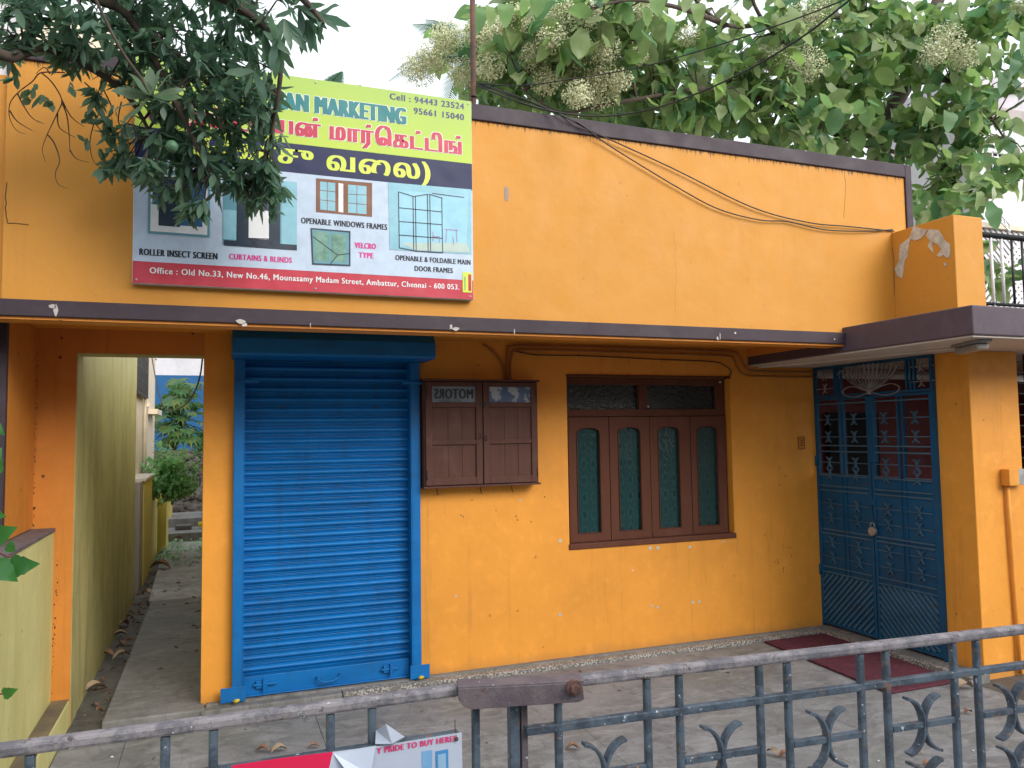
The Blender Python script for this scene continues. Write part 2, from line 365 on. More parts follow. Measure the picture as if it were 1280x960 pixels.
# ------------------------------------------------------------------ flat lettering (mesh from curves)
def text_mesh(s, mat, bold=0.0, align='LEFT'):
    cu = bpy.data.curves.new('lettering', 'FONT'); cu.body = s; cu.size = 1; cu.space_character = 1.13; cu.offset = bold; cu.resolution_u = 3
    o = bpy.data.objects.new('lettering', cu); COL.objects.link(o)
    dg = bpy.context.evaluated_depsgraph_get(); dg.update()
    me = bpy.data.meshes.new_from_object(o.evaluated_get(dg)); bpy.data.objects.remove(o); bpy.data.curves.remove(cu)
    me.materials.clear(); me.materials.append(mat)
    return me
def put_text(s, mat, parent, x0, x1, z0, h, y, bold=0.0, name='lettering', origin=None, u=V(1,0,0), v=V(0,0,1), mirror=False, ref=None, halo=0.0):
    """letters printed on a vertical board: span x0..x1, base at z0, capital height h; weight built from slightly shifted impressions"""
    me = text_mesh(s, mat, 0.0); rm = text_mesh(ref, mat, 0.0) if ref else None
    cap = (max(p.co.y for p in rm.vertices)-min(p.co.y for p in rm.vertices)) if rm else .73
    xs = [p.co.x for p in me.vertices]; lo, hi = min(xs), max(xs); sz = h/cap; bd = bold*h; ext = bd+halo*h
    sx = (x1-x0-2*bd)/(hi-lo); off = world_loc(parent); vs = []; fs = []; base = [(p.co.x, p.co.y) for p in me.vertices]; pf = [tuple(p.vertices) for p in me.polygons]
    sh_ = [(a*ext, b_*halo*h) for a in ((-1,-.5,0,.5,1) if ext > .0005 else (0,)) for b_ in ((-1,0,1) if halo else (0,))]
    for k_, (dx, dz) in enumerate(sh_):
        b0 = len(vs)
        for X, Y in base:
            X = (X-lo)*sx+bd; 
            if mirror: X = (x1-x0)-X
            vs.append(V(0, y-.00004*k_, 0)+u*(x0+X+dx)+v*(z0+Y*sz+dz)-off)
        fs += [tuple(b0+i_ for i_ in f) for f in pf]
    nm = bpy.data.meshes.new(name); nm.from_pydata([tuple(q) for q in vs], [], fs); nm.materials.append(mat); bpy.data.meshes.remove(me)
    return link(name, nm, parent)

# =================================================================== SETTING
solo(MB().add([(-400,-400,-.16),(400,-400,-.16),(400,400,-.16),(-400,400,-.16)], [(0,1,2,3)]), 'ground', m_earth, None, None, (0,0,0), kind='structure')
solo(MB().box(-60, 60, -11, -4.2, -.155, -.13), 'road', m_asphalt, None, None, (0,-7,0), kind='structure')
fc = solo(MB().box(-3, 9, -4.2, .0, -.15, -.042), 'forecourt', m_mud, None, None, (3,-2,-.05), kind='structure')
# cement slabs of the forecourt, each with its own joints
sx = [-.77, -.45, .55, 1.9, 4.502, 6.2]
sy = [-4.18, -2.3, -.125]
for i in range(len(sx)-1):
    for j in range(len(sy)-1):
        b = MB(); x0, x1, y0, y1 = sx[i]+.0015, sx[i+1]-.0015, sy[j]+.0015, sy[j+1]-.0015
        if i == 4 and j == 1: continue
        if x1 <= x0: continue
        n = 5; t = [rnd.uniform(-.0025, .0025) for _ in range(4)]
        b.add([(x0,y0,-.03+t[0]),(x1,y0,-.03+t[1]),(x1,y1,-.03+t[2]),(x0,y1,-.03+t[3]),(x0,y0,-.06),(x1,y0,-.06),(x1,y1,-.06),(x0,y1,-.06)],
              [(0,1,2,3),(0,4,5,1),(1,5,6,2),(2,6,7,3),(3,7,4,0)])
        part(b, 'cement_slab', m_conc, fc)
path = solo(MB().box(-.60, -.06, -.11, 3.4, -.12, .004), 'passage_path', m_conc2, None, None, (-.3,1.5,0), bevel=.01, kind='structure')  # darker concrete stands in for the dim near end of the passage
part(MB().add([(-.62,3.41,-.12),(-.06,3.41,-.12),(-.06,8.1,-.12),(-.74,8.1,-.12),(-.62,3.41,.0),(-.06,3.41,.0),(-.06,8.1,.0),(-.74,8.1,.0)],
     [(0,1,5,4),(1,2,6,5),(2,3,7,6),(3,0,4,7),(4,5,6,7)]), 'far_slab', concrete('lit_path_concrete', (.38, .37, .355), (.25, .24, .23)), path)  # lighter concrete: the brighter light beyond the passage painted into its colour
solo(MB().box(-.78, -.6, -.11, 8.1, -.12, -.035), 'gutter', m_mud, None, None, (-.7,3,0), kind='structure')
# steps up at the end of the passage
st = thing('stone_steps', 'low cement steps at the far end of the side passage', 'steps', (-.4, 8.4, 0))
part(MB().box(-1.0, .8, 8.1, 9.0, -.1, .13), 'step', m_conc2, st, .01)
part(MB().box(-1.0, .8, 9.0, 10.2, -.1, .27), 'step', m_conc2, st, .01)
part(MB().box(-.62, -.38, 8.5, 8.8, .13, .2), 'loose_slab', m_mud, st, .01)

# =================================================================== THE SHOP BUILDING
UY = -1.02         # face of the overhanging parapet
bld = thing('shop_building', 'orange single-storey shop with purple-brown trim and a deep overhanging parapet', 'building', (2, 0, 0))
# lower wall: pieces round the openings (passage, shutter, window)
lw = MB()
part(MB().box(-.985,-.777, 0,.2,-.1,2.2495).box(-.777,-.0803, 0,.2,2.11,2.2495), 'passage_front_wall', m_orange_old_shade, bld)  # redder old paint, its darker tone also standing in for tree shade
for a in [(-.08,.15, 0,.2,-.1,2.2495), (.15,1.21, .055,.2,2.05,2.2495),
          (1.21,2.377, 0,.2,-.1,2.2495), (2.377,3.80, 0,.2,-.1,.762), (2.377,3.80, 0,.2,2.012,2.2495), (3.80,4.662, 0,.2,-.1,2.2495)]: lw.box(*a)
wall = part(lw, 'front_wall', m_orange, bld)
part(MB().box(4.462, 4.662, .2, 1.05, -.1, 2.16), 'veranda_side_wall', m_orange, bld)
part(MB().box(-.086, .1, .2, 7.2, -.1, 2.36), 'side_wall', m_yellow2, bld)
part(MB().box(-.0798, -.0785, -.001, .001, 0, 0.001), 'nick', m_orange, bld) if False else None
part(MB().box(.15, 1.21, .12, .19, 0, 2.05), 'shop_opening', m_dark, bld)
part(MB().box(2.377, 3.80, .15, .19, .762, 2.012), 'window_backing', m_dark, bld)
# soffit slab and parapet
part(MB().box(-1.6, 3.98, UY+.15, .2, 2.25, 2.34), 'roof_slab', m_orange, bld)
part(MB().box(.1, 9.5, .2, 7.2, 2.168, 2.30), 'rear_roof_slab', m_soffit, bld)
part(MB().box(-.935, 4.60, UY, UY+.15, 2.25, 3.392), 'parapet_wall', m_orange_up, bld)
part(MB().box(-1.6, 3.978, UY+.02, UY+.149, 2.160, 2.2495), 'edge_beam', m_orange, bld, .006)
part(MB().box(3.974, 3.979, UY+.15, -.001, 2.185, 2.2495), 'canopy_joint', m_orange_old_shade, bld)
part(MB().box(-1.6, 3.978, UY-.028, UY+.02, 2.172, 2.25), 'ledge_band', m_purple, bld, .004)
part(MB().box(-1.6, 3.978, UY-.012, UY+.02, 2.158, 2.172), 'ledge_lip', m_orange_old_shade, bld)
part(MB().box(-.935, 4.602, UY-.014, UY+.17, 3.392, 3.485), 'coping', m_purple, bld, .005)
part(MB().box(4.602, 4.662, UY-.014, UY+.17, 2.30, 3.485), 'parapet_end_trim', m_purple, bld, .005)
# canopy over the gate
can = part(MB().box(3.98, 9.5, -2.0, .2, 2.118, 2.288), 'canopy', m_purple_l, bld, .008)
part(MB().box(3.995, 9.48, -1.985, -.001, 2.108, 2.118), 'canopy_soffit', m_soffit, can)
# veranda pillar and parapet piers
part(MB().box(4.66, 5.115, -1.41, -1.148, -.1, 2.108), 'pillar', m_orange, bld, .006)
part(MB().box(5.115, 9.5, -1.38, -1.2, -.1, 1.27), 'veranda_wall', m_orange, bld, .004)
pier = part(MB().box(4.462, 4.722, -1.515, UY+.001, 2.288, 2.98), 'terrace_pier', m_orange_up, bld, .005)
# peeled paint on the pier: bare plaster a few mm thick
def facade_outline(pts, axis, val, n, t, mat, name, parent):
    b = MB(); P = [at(x, y, axis, val) for x, y in pts]
    c = sum(P, Vector())/len(P); b.prism(P, n, t); return part(b, name, mat, parent)
K = lambda pts: [(1080+x/6, 240+y/6) for x, y in pts]
for pts in (K([(372,258),(478,285),(460,315),(430,350),(385,365),(350,352),(338,400),(325,495),(308,510),(296,600),(285,650),(250,628),(232,575),(262,520),(270,400),(345,340)]),
            K([(484,280),(560,285),(590,330),(600,355),(645,395),(650,450),(640,495),(615,490),(600,470),(575,488),(545,480),(565,455),(585,430),(560,400),(520,372),(512,395),(522,460),(505,440),(480,405),(498,365),(470,330)]),
            K([(600,530),(618,528),(620,552),(606,562)])):
    pf = facade_outline(pts, 'X', 4.462, V(-1,0,0), .004, m_plaster, 'bare_plaster_patch', pier)
# plaster chips on the lower wall
ch = MB()
for x, y, r in [(700,676,.018),(813,685,.02),(822,685,.02),(862,684,.016),(905,677,.012),(700,768,.018),(815,757,.014),(822,759,.013),(866,753,.016),(874,752,.014),(570,745,.01),(650,625,.01),(640,237,.0)]:
    if not r: continue
    c = at(x, y, 'Y', 0); n = 9
    ch.prism([c+V(math.cos(a)*r*rnd.uniform(.6,1.1), 0, math.sin(a)*r*rnd.uniform(.55,.95)) for a in [2*math.pi*k/n for k in range(n)]], V(0,-1,0), .002)
part(ch, 'plaster_chips', simple('white_chip', (.55,.5,.42), None, 9, .9), wall, stuff=True)
pc = MB(); c = at(633, 243, 'Y', UY)
pc.prism([c+V(x,0,z) for x, z in [(-.012,.04),(.01,.045),(.014,.0),(.01,-.035),(-.008,-.04),(-.013,-.01)]], V(0,-1,0), .002)
part(pc, 'grey_scuff', simple('grey_putty', (.35,.28,.24), None, 9, .9), bld)
m_crackp = simple('crack_dirt', (.16,.07,.03), None, 9, .9)
# white bird and lime marks on the ledge band, scuffs low on the wall
wm = MB()
for x, y, a, b_ in ((70,388,.012,.035),(66,383,.02,.012),(300,402,.03,.014),(306,406,.018,.012),(570,411,.03,.013),(564,409,.012,.018),(643,415,.004,.02),(897,423,.01,.02),(900,420,.004,.028),(1043,424,.008,.008),(388,407,.003,.02)):
    c = at(x, y, 'Y', UY-.0285); n = 8
    wm.prism([c+V(math.cos(q)*a*rnd.uniform(.5,1.1), 0, math.sin(q)*b_*rnd.uniform(.5,1.0)) for q in [2*math.pi*k/n for k in range(n)]], V(0,-1,0), .0015)
part(wm, 'lime_marks', simple('lime_white', (.50,.47,.44), None, 9, .9), bld, stuff=True)
sc_ = MB()
for _ in range(16):
    c = at(981+rnd.gauss(0,7), 706+rnd.gauss(0,12), 'Y', 0); q = rnd.uniform(.004,.014); sc_.prism([c+V(-q*.3,0,0), c+V(0,0,-q), c+V(q*.35,0,0), c+V(q*.1,0,q)], V(0,-1,0), .001)
for x, y in ((579,646),(576,644),(620,638),(590,625),(681,621),(973,480),(975,484),(664,652),(1046,690)):
    sc_.ball(at(x, y, 'Y', 0), .005, 6, 1, .3)
part(sc_, 'scuff_marks', simple('scuff_dirt', (.12,.07,.03), None, 9, .9), bld, stuff=True)
# hairline cracks as thin raised filler lines
def crack(pts, axis, val, name='crack', parent=bld, r=.0016):
    P = []
    for i in range(len(pts)-1):
        a, b_ = pts[i], pts[i+1]
        for k in range(5):
            t = k/5; P.append(at(a[0]+(b_[0]-a[0])*t+rnd.uniform(-.8,.8), a[1]+(b_[1]-a[1])*t, axis, val))
    P.append(at(*pts[-1], axis, val))
    return part(MB().tube(P, r*.8, 5), name, m_crackp, parent)
crack([(8,228),(7,260),(9,279),(20,279),(36,281)], 'Y', UY, r=.003)
crack([(1056,215),(1057,245),(1055,272)], 'Y', UY)
crack([(1113,296),(1118,330),(1118,392)], 'X', 4.461, r=.002)
crack([(843,290),(845,340),(844,392)], 'Y', UY, r=.0006)
def pits(a, b_, n, name='paint_pits'):
    m = MB()
    for _ in range(n):
        t = rnd.random(); c = at(a[0]+(b_[0]-a[0])*t+rnd.gauss(0,.8), a[1]+(b_[1]-a[1])*t, 'Y', 0); m.ball(c, rnd.uniform(.0012,.0042), 6, rnd.uniform(.8,1.8), .3)
    part(m, name, m_dark, wall, stuff=True)
pits((47,430),(42,658), 46); pits((72,700),(65,868), 34)
# left pier standing on the low wall
part(MB().box(-1.06, -.982, -.66, -.001, 1.1, 2.249), 'left_pier', m_orange_old_shade, bld, .003)
part(MB().box(-1.10, -.978, -.70, -.66, 1.1, 2.249), 'pier_edge_trim', m_purple, bld)
# veranda inside: back wall with window, right wall
bk = part(MB().box(4.662, 9.5, 1.05, 1.25, -.1, 2.107), 'veranda_back_wall', m_maroon, bld)
part(MB().box(5.70, 6.34, 1.0, 1.04, 1.08, 1.76), 'veranda_window', m_dark, bk)
part(MB().box(4.664, 9.48, -1.14, 1.049, -.06, .0), 'veranda_floor', m_conc, bld)
part(MB().box(9.3, 9.5, -1.2, 1.05, -.1, 2.107), 'veranda_end_wall', m_maroon, bld)
# plinth edge with pebbles, thresholds
part(MB().box(-.05, 4.66, -.05, -.001, -.05, .006), 'plinth', m_conc2, bld, .004)
part(MB().box(.75, 4.55, -.118, -.05, -.05, -.004), 'pebble_edging', m_pebble, bld, .004)
part(MB().box(-.08, .745, -.12, -.05, -.05, -.006), 'cement_edging', m_conc2, bld, .006)
part(MB().box(4.50, 4.56, -1.45, -.12, -.05, .004), 'pebble_kerb', m_pebble, bld, .004)
part(MB().box(4.562, 4.662, -1.45, -.051, -.05, .010), 'gate_threshold', m_conc2, bld, .004)

# ---- window
WY = .067
win = part(MB().box(2.379,3.798,WY,WY+.06,1.955,2.01).box(2.379,2.402,WY,WY+.06,.80,1.955).box(3.712,3.798,WY,WY+.06,1.715,1.955).box(3.778,3.798,WY,WY+.06,.80,1.714)
           .box(3.012,3.085,WY-.004,WY+.06,1.772,1.955).box(2.402,3.712,WY-.001,WY+.06,1.715,1.77), 'window', m_brown, bld, .004)
part(MB().box(2.372,3.81,-.012,WY+.06,.758,.797), 'sill', m_brown, win, .005)
part(MB().box(2.372,3.802,-.012,0.0,2.008,2.026), 'head_moulding', m_brown, win, .003)
for a, b_ in ((2.402,3.012),(3.085,3.712)):
    part(MB().box(a, b_, WY+.03, WY+.036, 1.77, 1.955), 'pane', m_glassT, win)
def sash(x0, x1, c):
    b = MB(); y0, y1 = WY-.018, WY+.02; pw = .19; px0, px1 = c-pw/2, c+pw/2; zb, zt = .862, 1.585; z0, z1 = .80, 1.712
    b.box(x0+.003, px0, y0, y1, z0, z1); b.box(px1, x1-.003, y0, y1, z0, z1); b.box(px0, px1, y0, y1, z0, zb)
    n = 8
    for i in range(n):
        a0, a1 = math.pi*(1-i/n), math.pi*(1-(i+1)/n)
        xa, xb = c+pw/2*math.cos(a0), c+pw/2*math.cos(a1); za, zc = zt+.05*math.sin(a0)**.6 if i else zt, zt+.05*abs(math.sin(a1))**.6
        b.add([(xa,y0,za),(xb,y0,zc),(xb,y0,z1),(xa,y0,z1),(xa,y1,za),(xb,y1,zc),(xb,y1,z1),(xa,y1,z1)], [(0,1,2,3),(4,7,6,5),(0,4,5,1),(3,2,6,7)])
    part(b, 'sash', m_brown, win)
    # bead round the pane
    P = [V(px0,y0-.003,zb),V(px0,y0-.003,zt)]+[V(c+pw/2*math.cos(a),y0-.003,zt+.05*abs(math.sin(a))**.6) for a in [math.pi*(1-k/10) for k in range(1,10)]]+[V(px1,y0-.003,zt),V(px1,y0-.003,zb)]
    part(MB().tube(P, .004, 5, closed=True), 'bead', m_brown, win)
    pn_ = part(MB().box(px0-.004, px1+.004, WY+.006, WY+.012, zb-.004, zt+.055), 'pane', m_glassP, win); pn_.rotation_euler = (0, 0, 0)
for a, b_, c in ((2.404,2.742,2.568),(2.742,3.097,2.912),(3.099,3.452,3.255),(3.452,3.777,3.605)): sash(a, b_, c)
part(MB().box(3.088,3.108,WY-.024,WY-.0185,.81,1.70), 'cover_strip', m_brown, win, .002)
for x, z in ((3.752,1.985),(2.70,1.69),(3.09,1.79)):
    part(MB().ball((x, WY-.006, z), .011, 6, jit=.3), 'putty_dab', m_plaster, win)

# ---- roller shutter
sh = part(MB().box(.157, 1.203, .035, .05, 0, 2.24), 'roller_shutter', m_blue, bld)
hb = MB(); prof = [(0,2.30),(-.27,2.25),(-.30,2.19),(-.305,2.10),(-.295,2.088),(0,2.088)]
pr = [V(0, y, min(z, 2.156)) if False else V(0, y, z) for y, z in prof]
hp = [(-.001,2.245),(-.255,2.245),(-.300,2.19),(-.305,2.10),(-.290,2.088),(-.001,2.088)]
hb.add([(x, y, z) for x in (.077, 1.315) for y, z in hp], [tuple(range(6)), tuple(reversed(range(6,12)))]+[(i,(i+1)%6,6+(i+1)%6,6+i) for i in range(6)])
part(hb, 'shutter_housing', m_blue, sh, .004)
part(MB().box(.15,.158,-.06,.05,0,2.087).box(.094,.15,-.06,-.002,0,2.087), 'guide_rail', m_blue, sh, .003)
part(MB().box(1.203,1.211,-.06,.05,0,2.087).box(1.211,1.268,-.06,-.002,0,2.087), 'guide_rail', m_blue, sh, .003)
part(MB().box(.03,.17,-.068,-.061,.008,.095), 'foot_plate', m_blue, sh, .002)
part(MB().box(1.19,1.32,-.068,-.061,.008,.095), 'foot_plate', m_blue, sh, .002)
pitch = (2.075-.135)/29
slat = MB(); prs = []
prs = [(.012,0),(-.004,.002),(-.005,.007),(.003,.010)]
for k in range(9):
    t = k/8; prs.append((.003-.019*math.sin(math.pi*t)**.8, .0115+t*.0365))
prs += [(.005,.050),(-.004,.0525),(-.004,.0570),(.003,.0585),(-.003,.0610),(-.002,.0640),(.012,.0665)]
N = len(prs)
slat.add([(x, y, z) for x in (-.522, .522) for y, z in prs], [(i,i+1,N+i+1,N+i) for i in range(N-1)], False)
slat_me = slat.mesh('slat', m_blue)
for p in slat_me.polygons: p.use_smooth = 4 <= p.index <= 11
off = world_loc(sh)
for i in range(31):
    link('slat', slat_me, sh, V(.68, .03+rnd.uniform(-.002,.002), .135+i*pitch)-off, rot=(rnd.uniform(-.012,.012), rnd.uniform(-.0012,.0012), 0))
bb = part(MB().box(.16,1.2,.0,.03,.012,.128).box(.16,1.2,-.022,.0,.012,.02), 'bottom_bar', m_blue, sh, .003)
part(MB().tube([V(.60,.0,.075),V(.605,-.035,.07),V(.64,-.045,.052),V(.70,-.045,.055),V(.74,-.035,.075),V(.745,0,.08)], .006, 6), 'handle', m_blue, sh)
for x in (.27, 1.06):
    part(MB().box(x-.035,x+.035,-.018,0,.055,.10).box(x-.05,x+.09 if x < 1 else x+.06,-.024,-.012,.072,.084).box(x+.005,x+.018,-.034,0,.04,.11), 'latch', m_blue, sh, .002)
for x0, x1 in ((.10,.24),(1.15,1.28)): part(MB().box(x0,x1,-.075,-.062,1.935,1.955), 'lock_tab', m_blue, sh, .002)
rb = MB()
for x in (.38, .98):
    for z in (1.985,1.92,1.85,1.785): part(MB().box(x-.014,x+.014,.004,.012,z,z+.007), 'rivet', m_black, sh)
for x in (.118, 1.252):
    b = MB(); c = V(x, -.10, .012-.0)
    for k in range(9):
        a = 2*math.pi*k/9; b.add([c, c+V(math.cos(a)*.022,math.sin(a)*.022,.012), c+V(math.cos(a+.5)*.02,math.sin(a+.5)*.02,.02)], [(0,1,2)])
    b.ball(c+V(0,0,.01), .014, 8, .7)
    solo(b, 'marigold', m_yflower, 'yellow marigold head lying at the %s foot of the blue roller shutter' % ('left' if x < 1 else 'right'), 'flower', c)

# =================================================================== SIGNBOARD
SY = UY-.05
sg = thing('signboard', 'large printed shop signboard in yellow, navy, white and red on the orange parapet', 'sign', (.47, SY, 2.34))
P_ = lambda x, y: at(x, y, 'Y', SY)
X0, X1, Z0, Z1 = -.39, 1.328, 2.345, 3.478
def sbox(name, x0, x1, z0, z1, mat, lift=.001, parent=sg): return part(MB().box(x0, x1, SY-lift, SY-lift+.0012 if lift > .002 else SY, z0, z1), name, mat, parent)
part(MB().box(X0,X1,SY,UY-.002,Z0,Z1), 'board', flat('vinyl_white', (.60,.66,.74)), sg, .003)
for x_ in (X0+.02, (X0+X1)/2, X1-.02):
    for z_ in (Z0+.018, Z1-.018): part(MB().cyl(V(x_,SY-.0015,z_), V(x_,SY-.005,z_), .005, 8), 'screw', m_silver, sg)
k = NT('lime_gradient_print'); sep = k.n('ShaderNodeSeparateXYZ'); k.l(k.geo.outputs['Position'], sep.inputs[0])
lime = k.fin(k.mix(k.ramp(k.math('ADD', sep.outputs['Z'], k.math('MULTIPLY', k.noise(2.2), .25)), 3.1, 3.7), (.50,.62,.075), (.31,.46,.11)), .4, 0, .25)
navy = flat('navy_print', (.004,.008,.065), .5); red = flat('red_print', (.50,.035,.06), .4); teal = flat('teal_print', (.0,.17,.18), .4)
crim = flat('crimson_print', (.50,.015,.06), .4); lemon = flat('lemon_print', (.62,.72,.08), .4); whitep = flat('white_print', (.75,.76,.78), .4)
ink = flat('ink_blue_print', (.012,.02,.13), .4); pink = flat('magenta_print', (.62,.03,.25), .4); cyan = flat('pale_cyan_print', (.25,.50,.60), .4)
black = flat('black_print', (.012,.014,.03), .4); brownp = flat('brown_print', (.20,.075,.03), .4)
zr = P_(166,326).z; zn1 = 3.116
sbox('red_band', X0+.002, X1-.002, Z0+.002, zr, red)
sbox('navy_band', X0+.002, X1-.002, 2.963, zn1, navy)
sbox('lime_field', X0+.002, X1-.002, zn1+.0005, Z1-.002, lime)
zn0 = P_(590,237).z
sbox('white_field', X0+.002, X1-.002, zr+.0005, 2.9625, flat('pale_blue_print', (.50,.60,.74)))
def T(s, xl, yl, xr, h, mat, bold, lift=.0022, halo=0, parent=sg, ref=None):
    a = P_(xl, yl); b = P_(xr, yl)
    if halo: put_text(s, whitep, parent, a.x, b.x, a.z, h, SY-lift+.0012, bold, halo=halo, ref=ref)
    return put_text(s, mat, parent, a.x, b.x, a.z, h, SY-lift, bold, ref=ref)
TA = '\u0baa'
T('Cell : 94443 23524', 487, 124, 580, .036, ink, .05)
T('95661 15040', 517, 142, 580, .036, ink, .05)
# first line: only its right end shows past the leaves
T('PIAN MARKETING', 337, 134, 508, .096, teal, .09, halo=.03)
T('\u0baf\u0ba9\u0bcd \u0bae\u0bbe\u0bb0\u0bcd\u0bc6\u0b95\u0b9f\u0bcd\u0b9f\u0bbf\u0b99\u0bcd', 343, 166, 577, .072, crim, .10, halo=.04, ref=TA)
T('\u0b95\u0bb8\u0bcd\u0baa\u0bbf', 185, 150, 335, .072, crim, .10, halo=.04, ref=TA)
T('(\u0bc6\u0b95\u0bbe\u0b9a\u0bc1', 240, 192, 392, .078, lemon, .085, ref=TA)
T('\u0bb5\u0bc8\u0bb2)', 408, 212, 538, .080, lemon, .085, ref=TA)
T('ROLLER INSECT SCREEN', 174, 318.6, 272, .034, black, .065)
T('CURTAINS & BLINDS', 286, 324, 365, .030, pink, .06)
T('OPENABLE WINDOWS FRAMES', 376, 279, 484, .032, black, .06)
T('VELCRO', 443, 309.7, 470, .031, pink, .08)
T('TYPE', 448, 322, 467, .031, pink, .08)
T('OPENABLE & FOLDABLE MAIN', 494, 325, 588, .029, black, .06)
T('DOOR FRAMES', 518, 338.5, 566, .029, black, .06)
T('Office : Old No.33, New No.46, Mounasamy Madam Street, Ambattur, Chennai - 600 053.', 187, 341.5, 574, .031, whitep, .035)
# printed pictures (flat print, thin sheets a hair proud of each other)
_l = [0.0]
def pr_(poly, mat, lift, name='printed_picture'):   # polygon in photo coordinates -> on the board
    b = MB(); P = [P_(x, y) for x, y in poly]
    b.add([V(p.x, SY-lift, p.z) for p in P], [tuple(range(len(P)))]); return part(b, name, mat, sg)
def rect(x0, y0, x1, y1, mat, lift, name='printed_picture'):
    a = P_(x0, y0); c = P_(x1, y1); s = (P_(x1, y0).z-a.z)*0
    b = MB(); b.add([V(a.x,SY-lift,a.z),V(c.x,SY-lift,a.z),V(c.x,SY-lift,c.z),V(a.x,SY-lift,c.z)], [(0,1,2,3)]); return part(b, name, mat, sg)
def bars(lines, mat, w, lift, name='printed_lines'):
    b = MB()
    for (xa, ya, xb, yb) in lines:
        p, q = P_(xa, ya), P_(xb, yb); p.y = q.y = SY-lift; b.bar(p, q, w, .0004, side=(0,-1,0) if False else None)
    return part(b, name, mat, sg)
bluep = flat('blue_photo_print', (.03,.12,.26), .4); midb = flat('mid_teal_print', (.12,.30,.38), .4); dk = flat('dark_photo_print', (.02,.035,.06), .4)
greenp = simple('green_photo_print', (.07,.19,.13), (.16,.32,.26), 22, .4, bump=0)
rect(186,214,262,297,midb,.003); rect(189,217,259,294,whitep,.0034); rect(191,220,257,261,bluep,.0038); rect(199,264,253,284,bluep,.0038); rect(199,220,225,284,dk,.0042)
rect(279,220,371,312,midb,.003); rect(296,222,350,310,dk,.0034); rect(311,262,336,300,whitep,.0038); rect(279,262,296,300,cyan,.0034); rect(280,300,371,313,dk,.0038)
bars([(310,298,338,299),(313,299,322,309),(322,299,313,309),(334,299,343,309),(343,299,334,309)], black, .004, .0044)
rect(352,226,371,308,cyan,.0036)
# wooden casement picture
pr_([(395,223),(465,229),(465,271),(395,265)], brownp, .003)
pr_([(400,227),(419,229),(419,264),(400,262)], cyan, .0034); pr_([(435,231),(458,233),(458,268),(435,266)], cyan, .0034); pr_([(423,229),(429,230),(429,266),(423,265)], whitep, .0034)
bars([(409,227,409,263),(400,238,419,240),(400,250,419,252),(446,232,446,267),(435,243,458,244),(435,254,458,256)], brownp, .003, .0038)
# velcro screen picture
pr_([(388,285),(438,289),(438,333),(390,331)], dk, .003); pr_([(390,287),(436,291),(436,331),(392,329)], midb, .0034)
pr_([(392,289),(411,291),(411,327),(393,326)], greenp, .0038); pr_([(414,292),(432,293),(432,328),(414,327)], greenp, .0038)
bars([(391,296,422,319),(422,319,412,331),(422,319,437,317)], black, .004, .0044)
# folding door picture
pr_([(485,228),(589,237),(589,318),(487,312)], cyan, .003); pr_([(497,238),(585,245),(583,304),(499,309)], flat('sky_print', (.30,.58,.72)), .0034)
pr_([(500,304),(583,304),(588,316),(520,313)], flat('pale_floor_print', (.45,.55,.50)), .0038)
bars([(498,240,499,310),(516,246,517,312),(519,246,520,313),(534,243,535,314),(537,243,538,314),(552,248,553,316),(498,240,517,246),(517,246,535,243),(536,243,553,248),(499,310,520,314),(520,314,553,316),
      (499,260,552,265),(499,277,552,281),(499,294,552,298),(540,242,580,247)], black, .0045, .0044)
bars([(556,287,572,288),(558,288,557,303),(570,288,571,303),(566,296,567,306),(541,290,541,302),(541,296,549,296),(549,296,549,304)], flat('rose_print', (.35,.2,.35)), .004, .0044)
rect(578,340,590,366,lemon,.003); rect(585,343,589,364,crim,.0034)
bars([(581,346,581,363)], teal, .004, .0034)

# =================================================================== SWITCH CABINET
cb = thing('meter_cabinet', 'brown wooden two-door meter cabinet hung on the wall beside the blue shutter', 'cabinet', (1.69, -.06, 1.258))
part(MB().box(1.283,2.103,-.10,-.001,1.256,1.958), 'cabinet_box', m_brown2, cb, .003)
part(MB().box(1.275,2.112,-.128,-.0015,1.958,1.972), 'top_board', m_brown2, cb, .002)
part(MB().box(1.275,2.112,-.122,-.0015,1.243,1.256), 'bottom_board', m_brown2, cb, .002)
m_pane_refl = simple('painted_reflection_pane', (.26,.31,.37), (.10,.12,.15), 8, .25, bump=0, contrast=(.3,.7))  # pane colours with the street reflection painted in
m_pane_refl2 = simple('blue_painted_reflection_pane', (.07,.11,.22), (.34,.38,.42), 11, .35, bump=0, contrast=(.48,.53))
for i, (a, b_) in enumerate(((1.292,1.688),(1.695,2.093))):
    y0, y1 = -.122, -.1; f = MB()
    f.box(a, a+.045, y0, y1, 1.262, 1.952); f.box(b_-.045, b_, y0, y1, 1.262, 1.952)
    for z0, z1 in ((1.262,1.312),(1.53,1.562),(1.782,1.815),(1.922,1.952)): f.box(a+.045, b_-.045, y0, y1, z0, z1)
    d = part(f, 'cabinet_door', m_brown2, cb, .003)
    w3 = (b_-a-.09)
    for z0, z1 in ((1.312,1.53),(1.562,1.782)):
        for s0, s1 in ((0,.36),(.36,.68),(.68,1)):
            part(MB().box(a+.045+w3*s0+.0012, a+.045+w3*s1-.0012, y0+.013+rnd.uniform(-.001,.001), y1-.001, z0, z1), 'panel_board', m_brown2, d)
    pn = part(MB().box(a+.045, b_-.045, y0+.012, y1-.001, 1.815, 1.922), 'pane', (m_pane_refl, m_pane_refl2)[i], d)
    if i == 0: put_text('MOTORS', flat('reflected_sign_print',(.025,.03,.045)), d, a+.06, b_-.06, 1.84, .07, y0+.0112, .06, mirror=True)  # reflection of a street sign, painted on the pane as mirrored letters
    for z in (1.33, 1.87): part(MB().cyl(V(a+.006 if i == 0 else b_-.006, y0-.002, z-.03), V(a+.006 if i == 0 else b_-.006, y0-.002, z+.03), .004, 6), 'hinge', m_black, d)
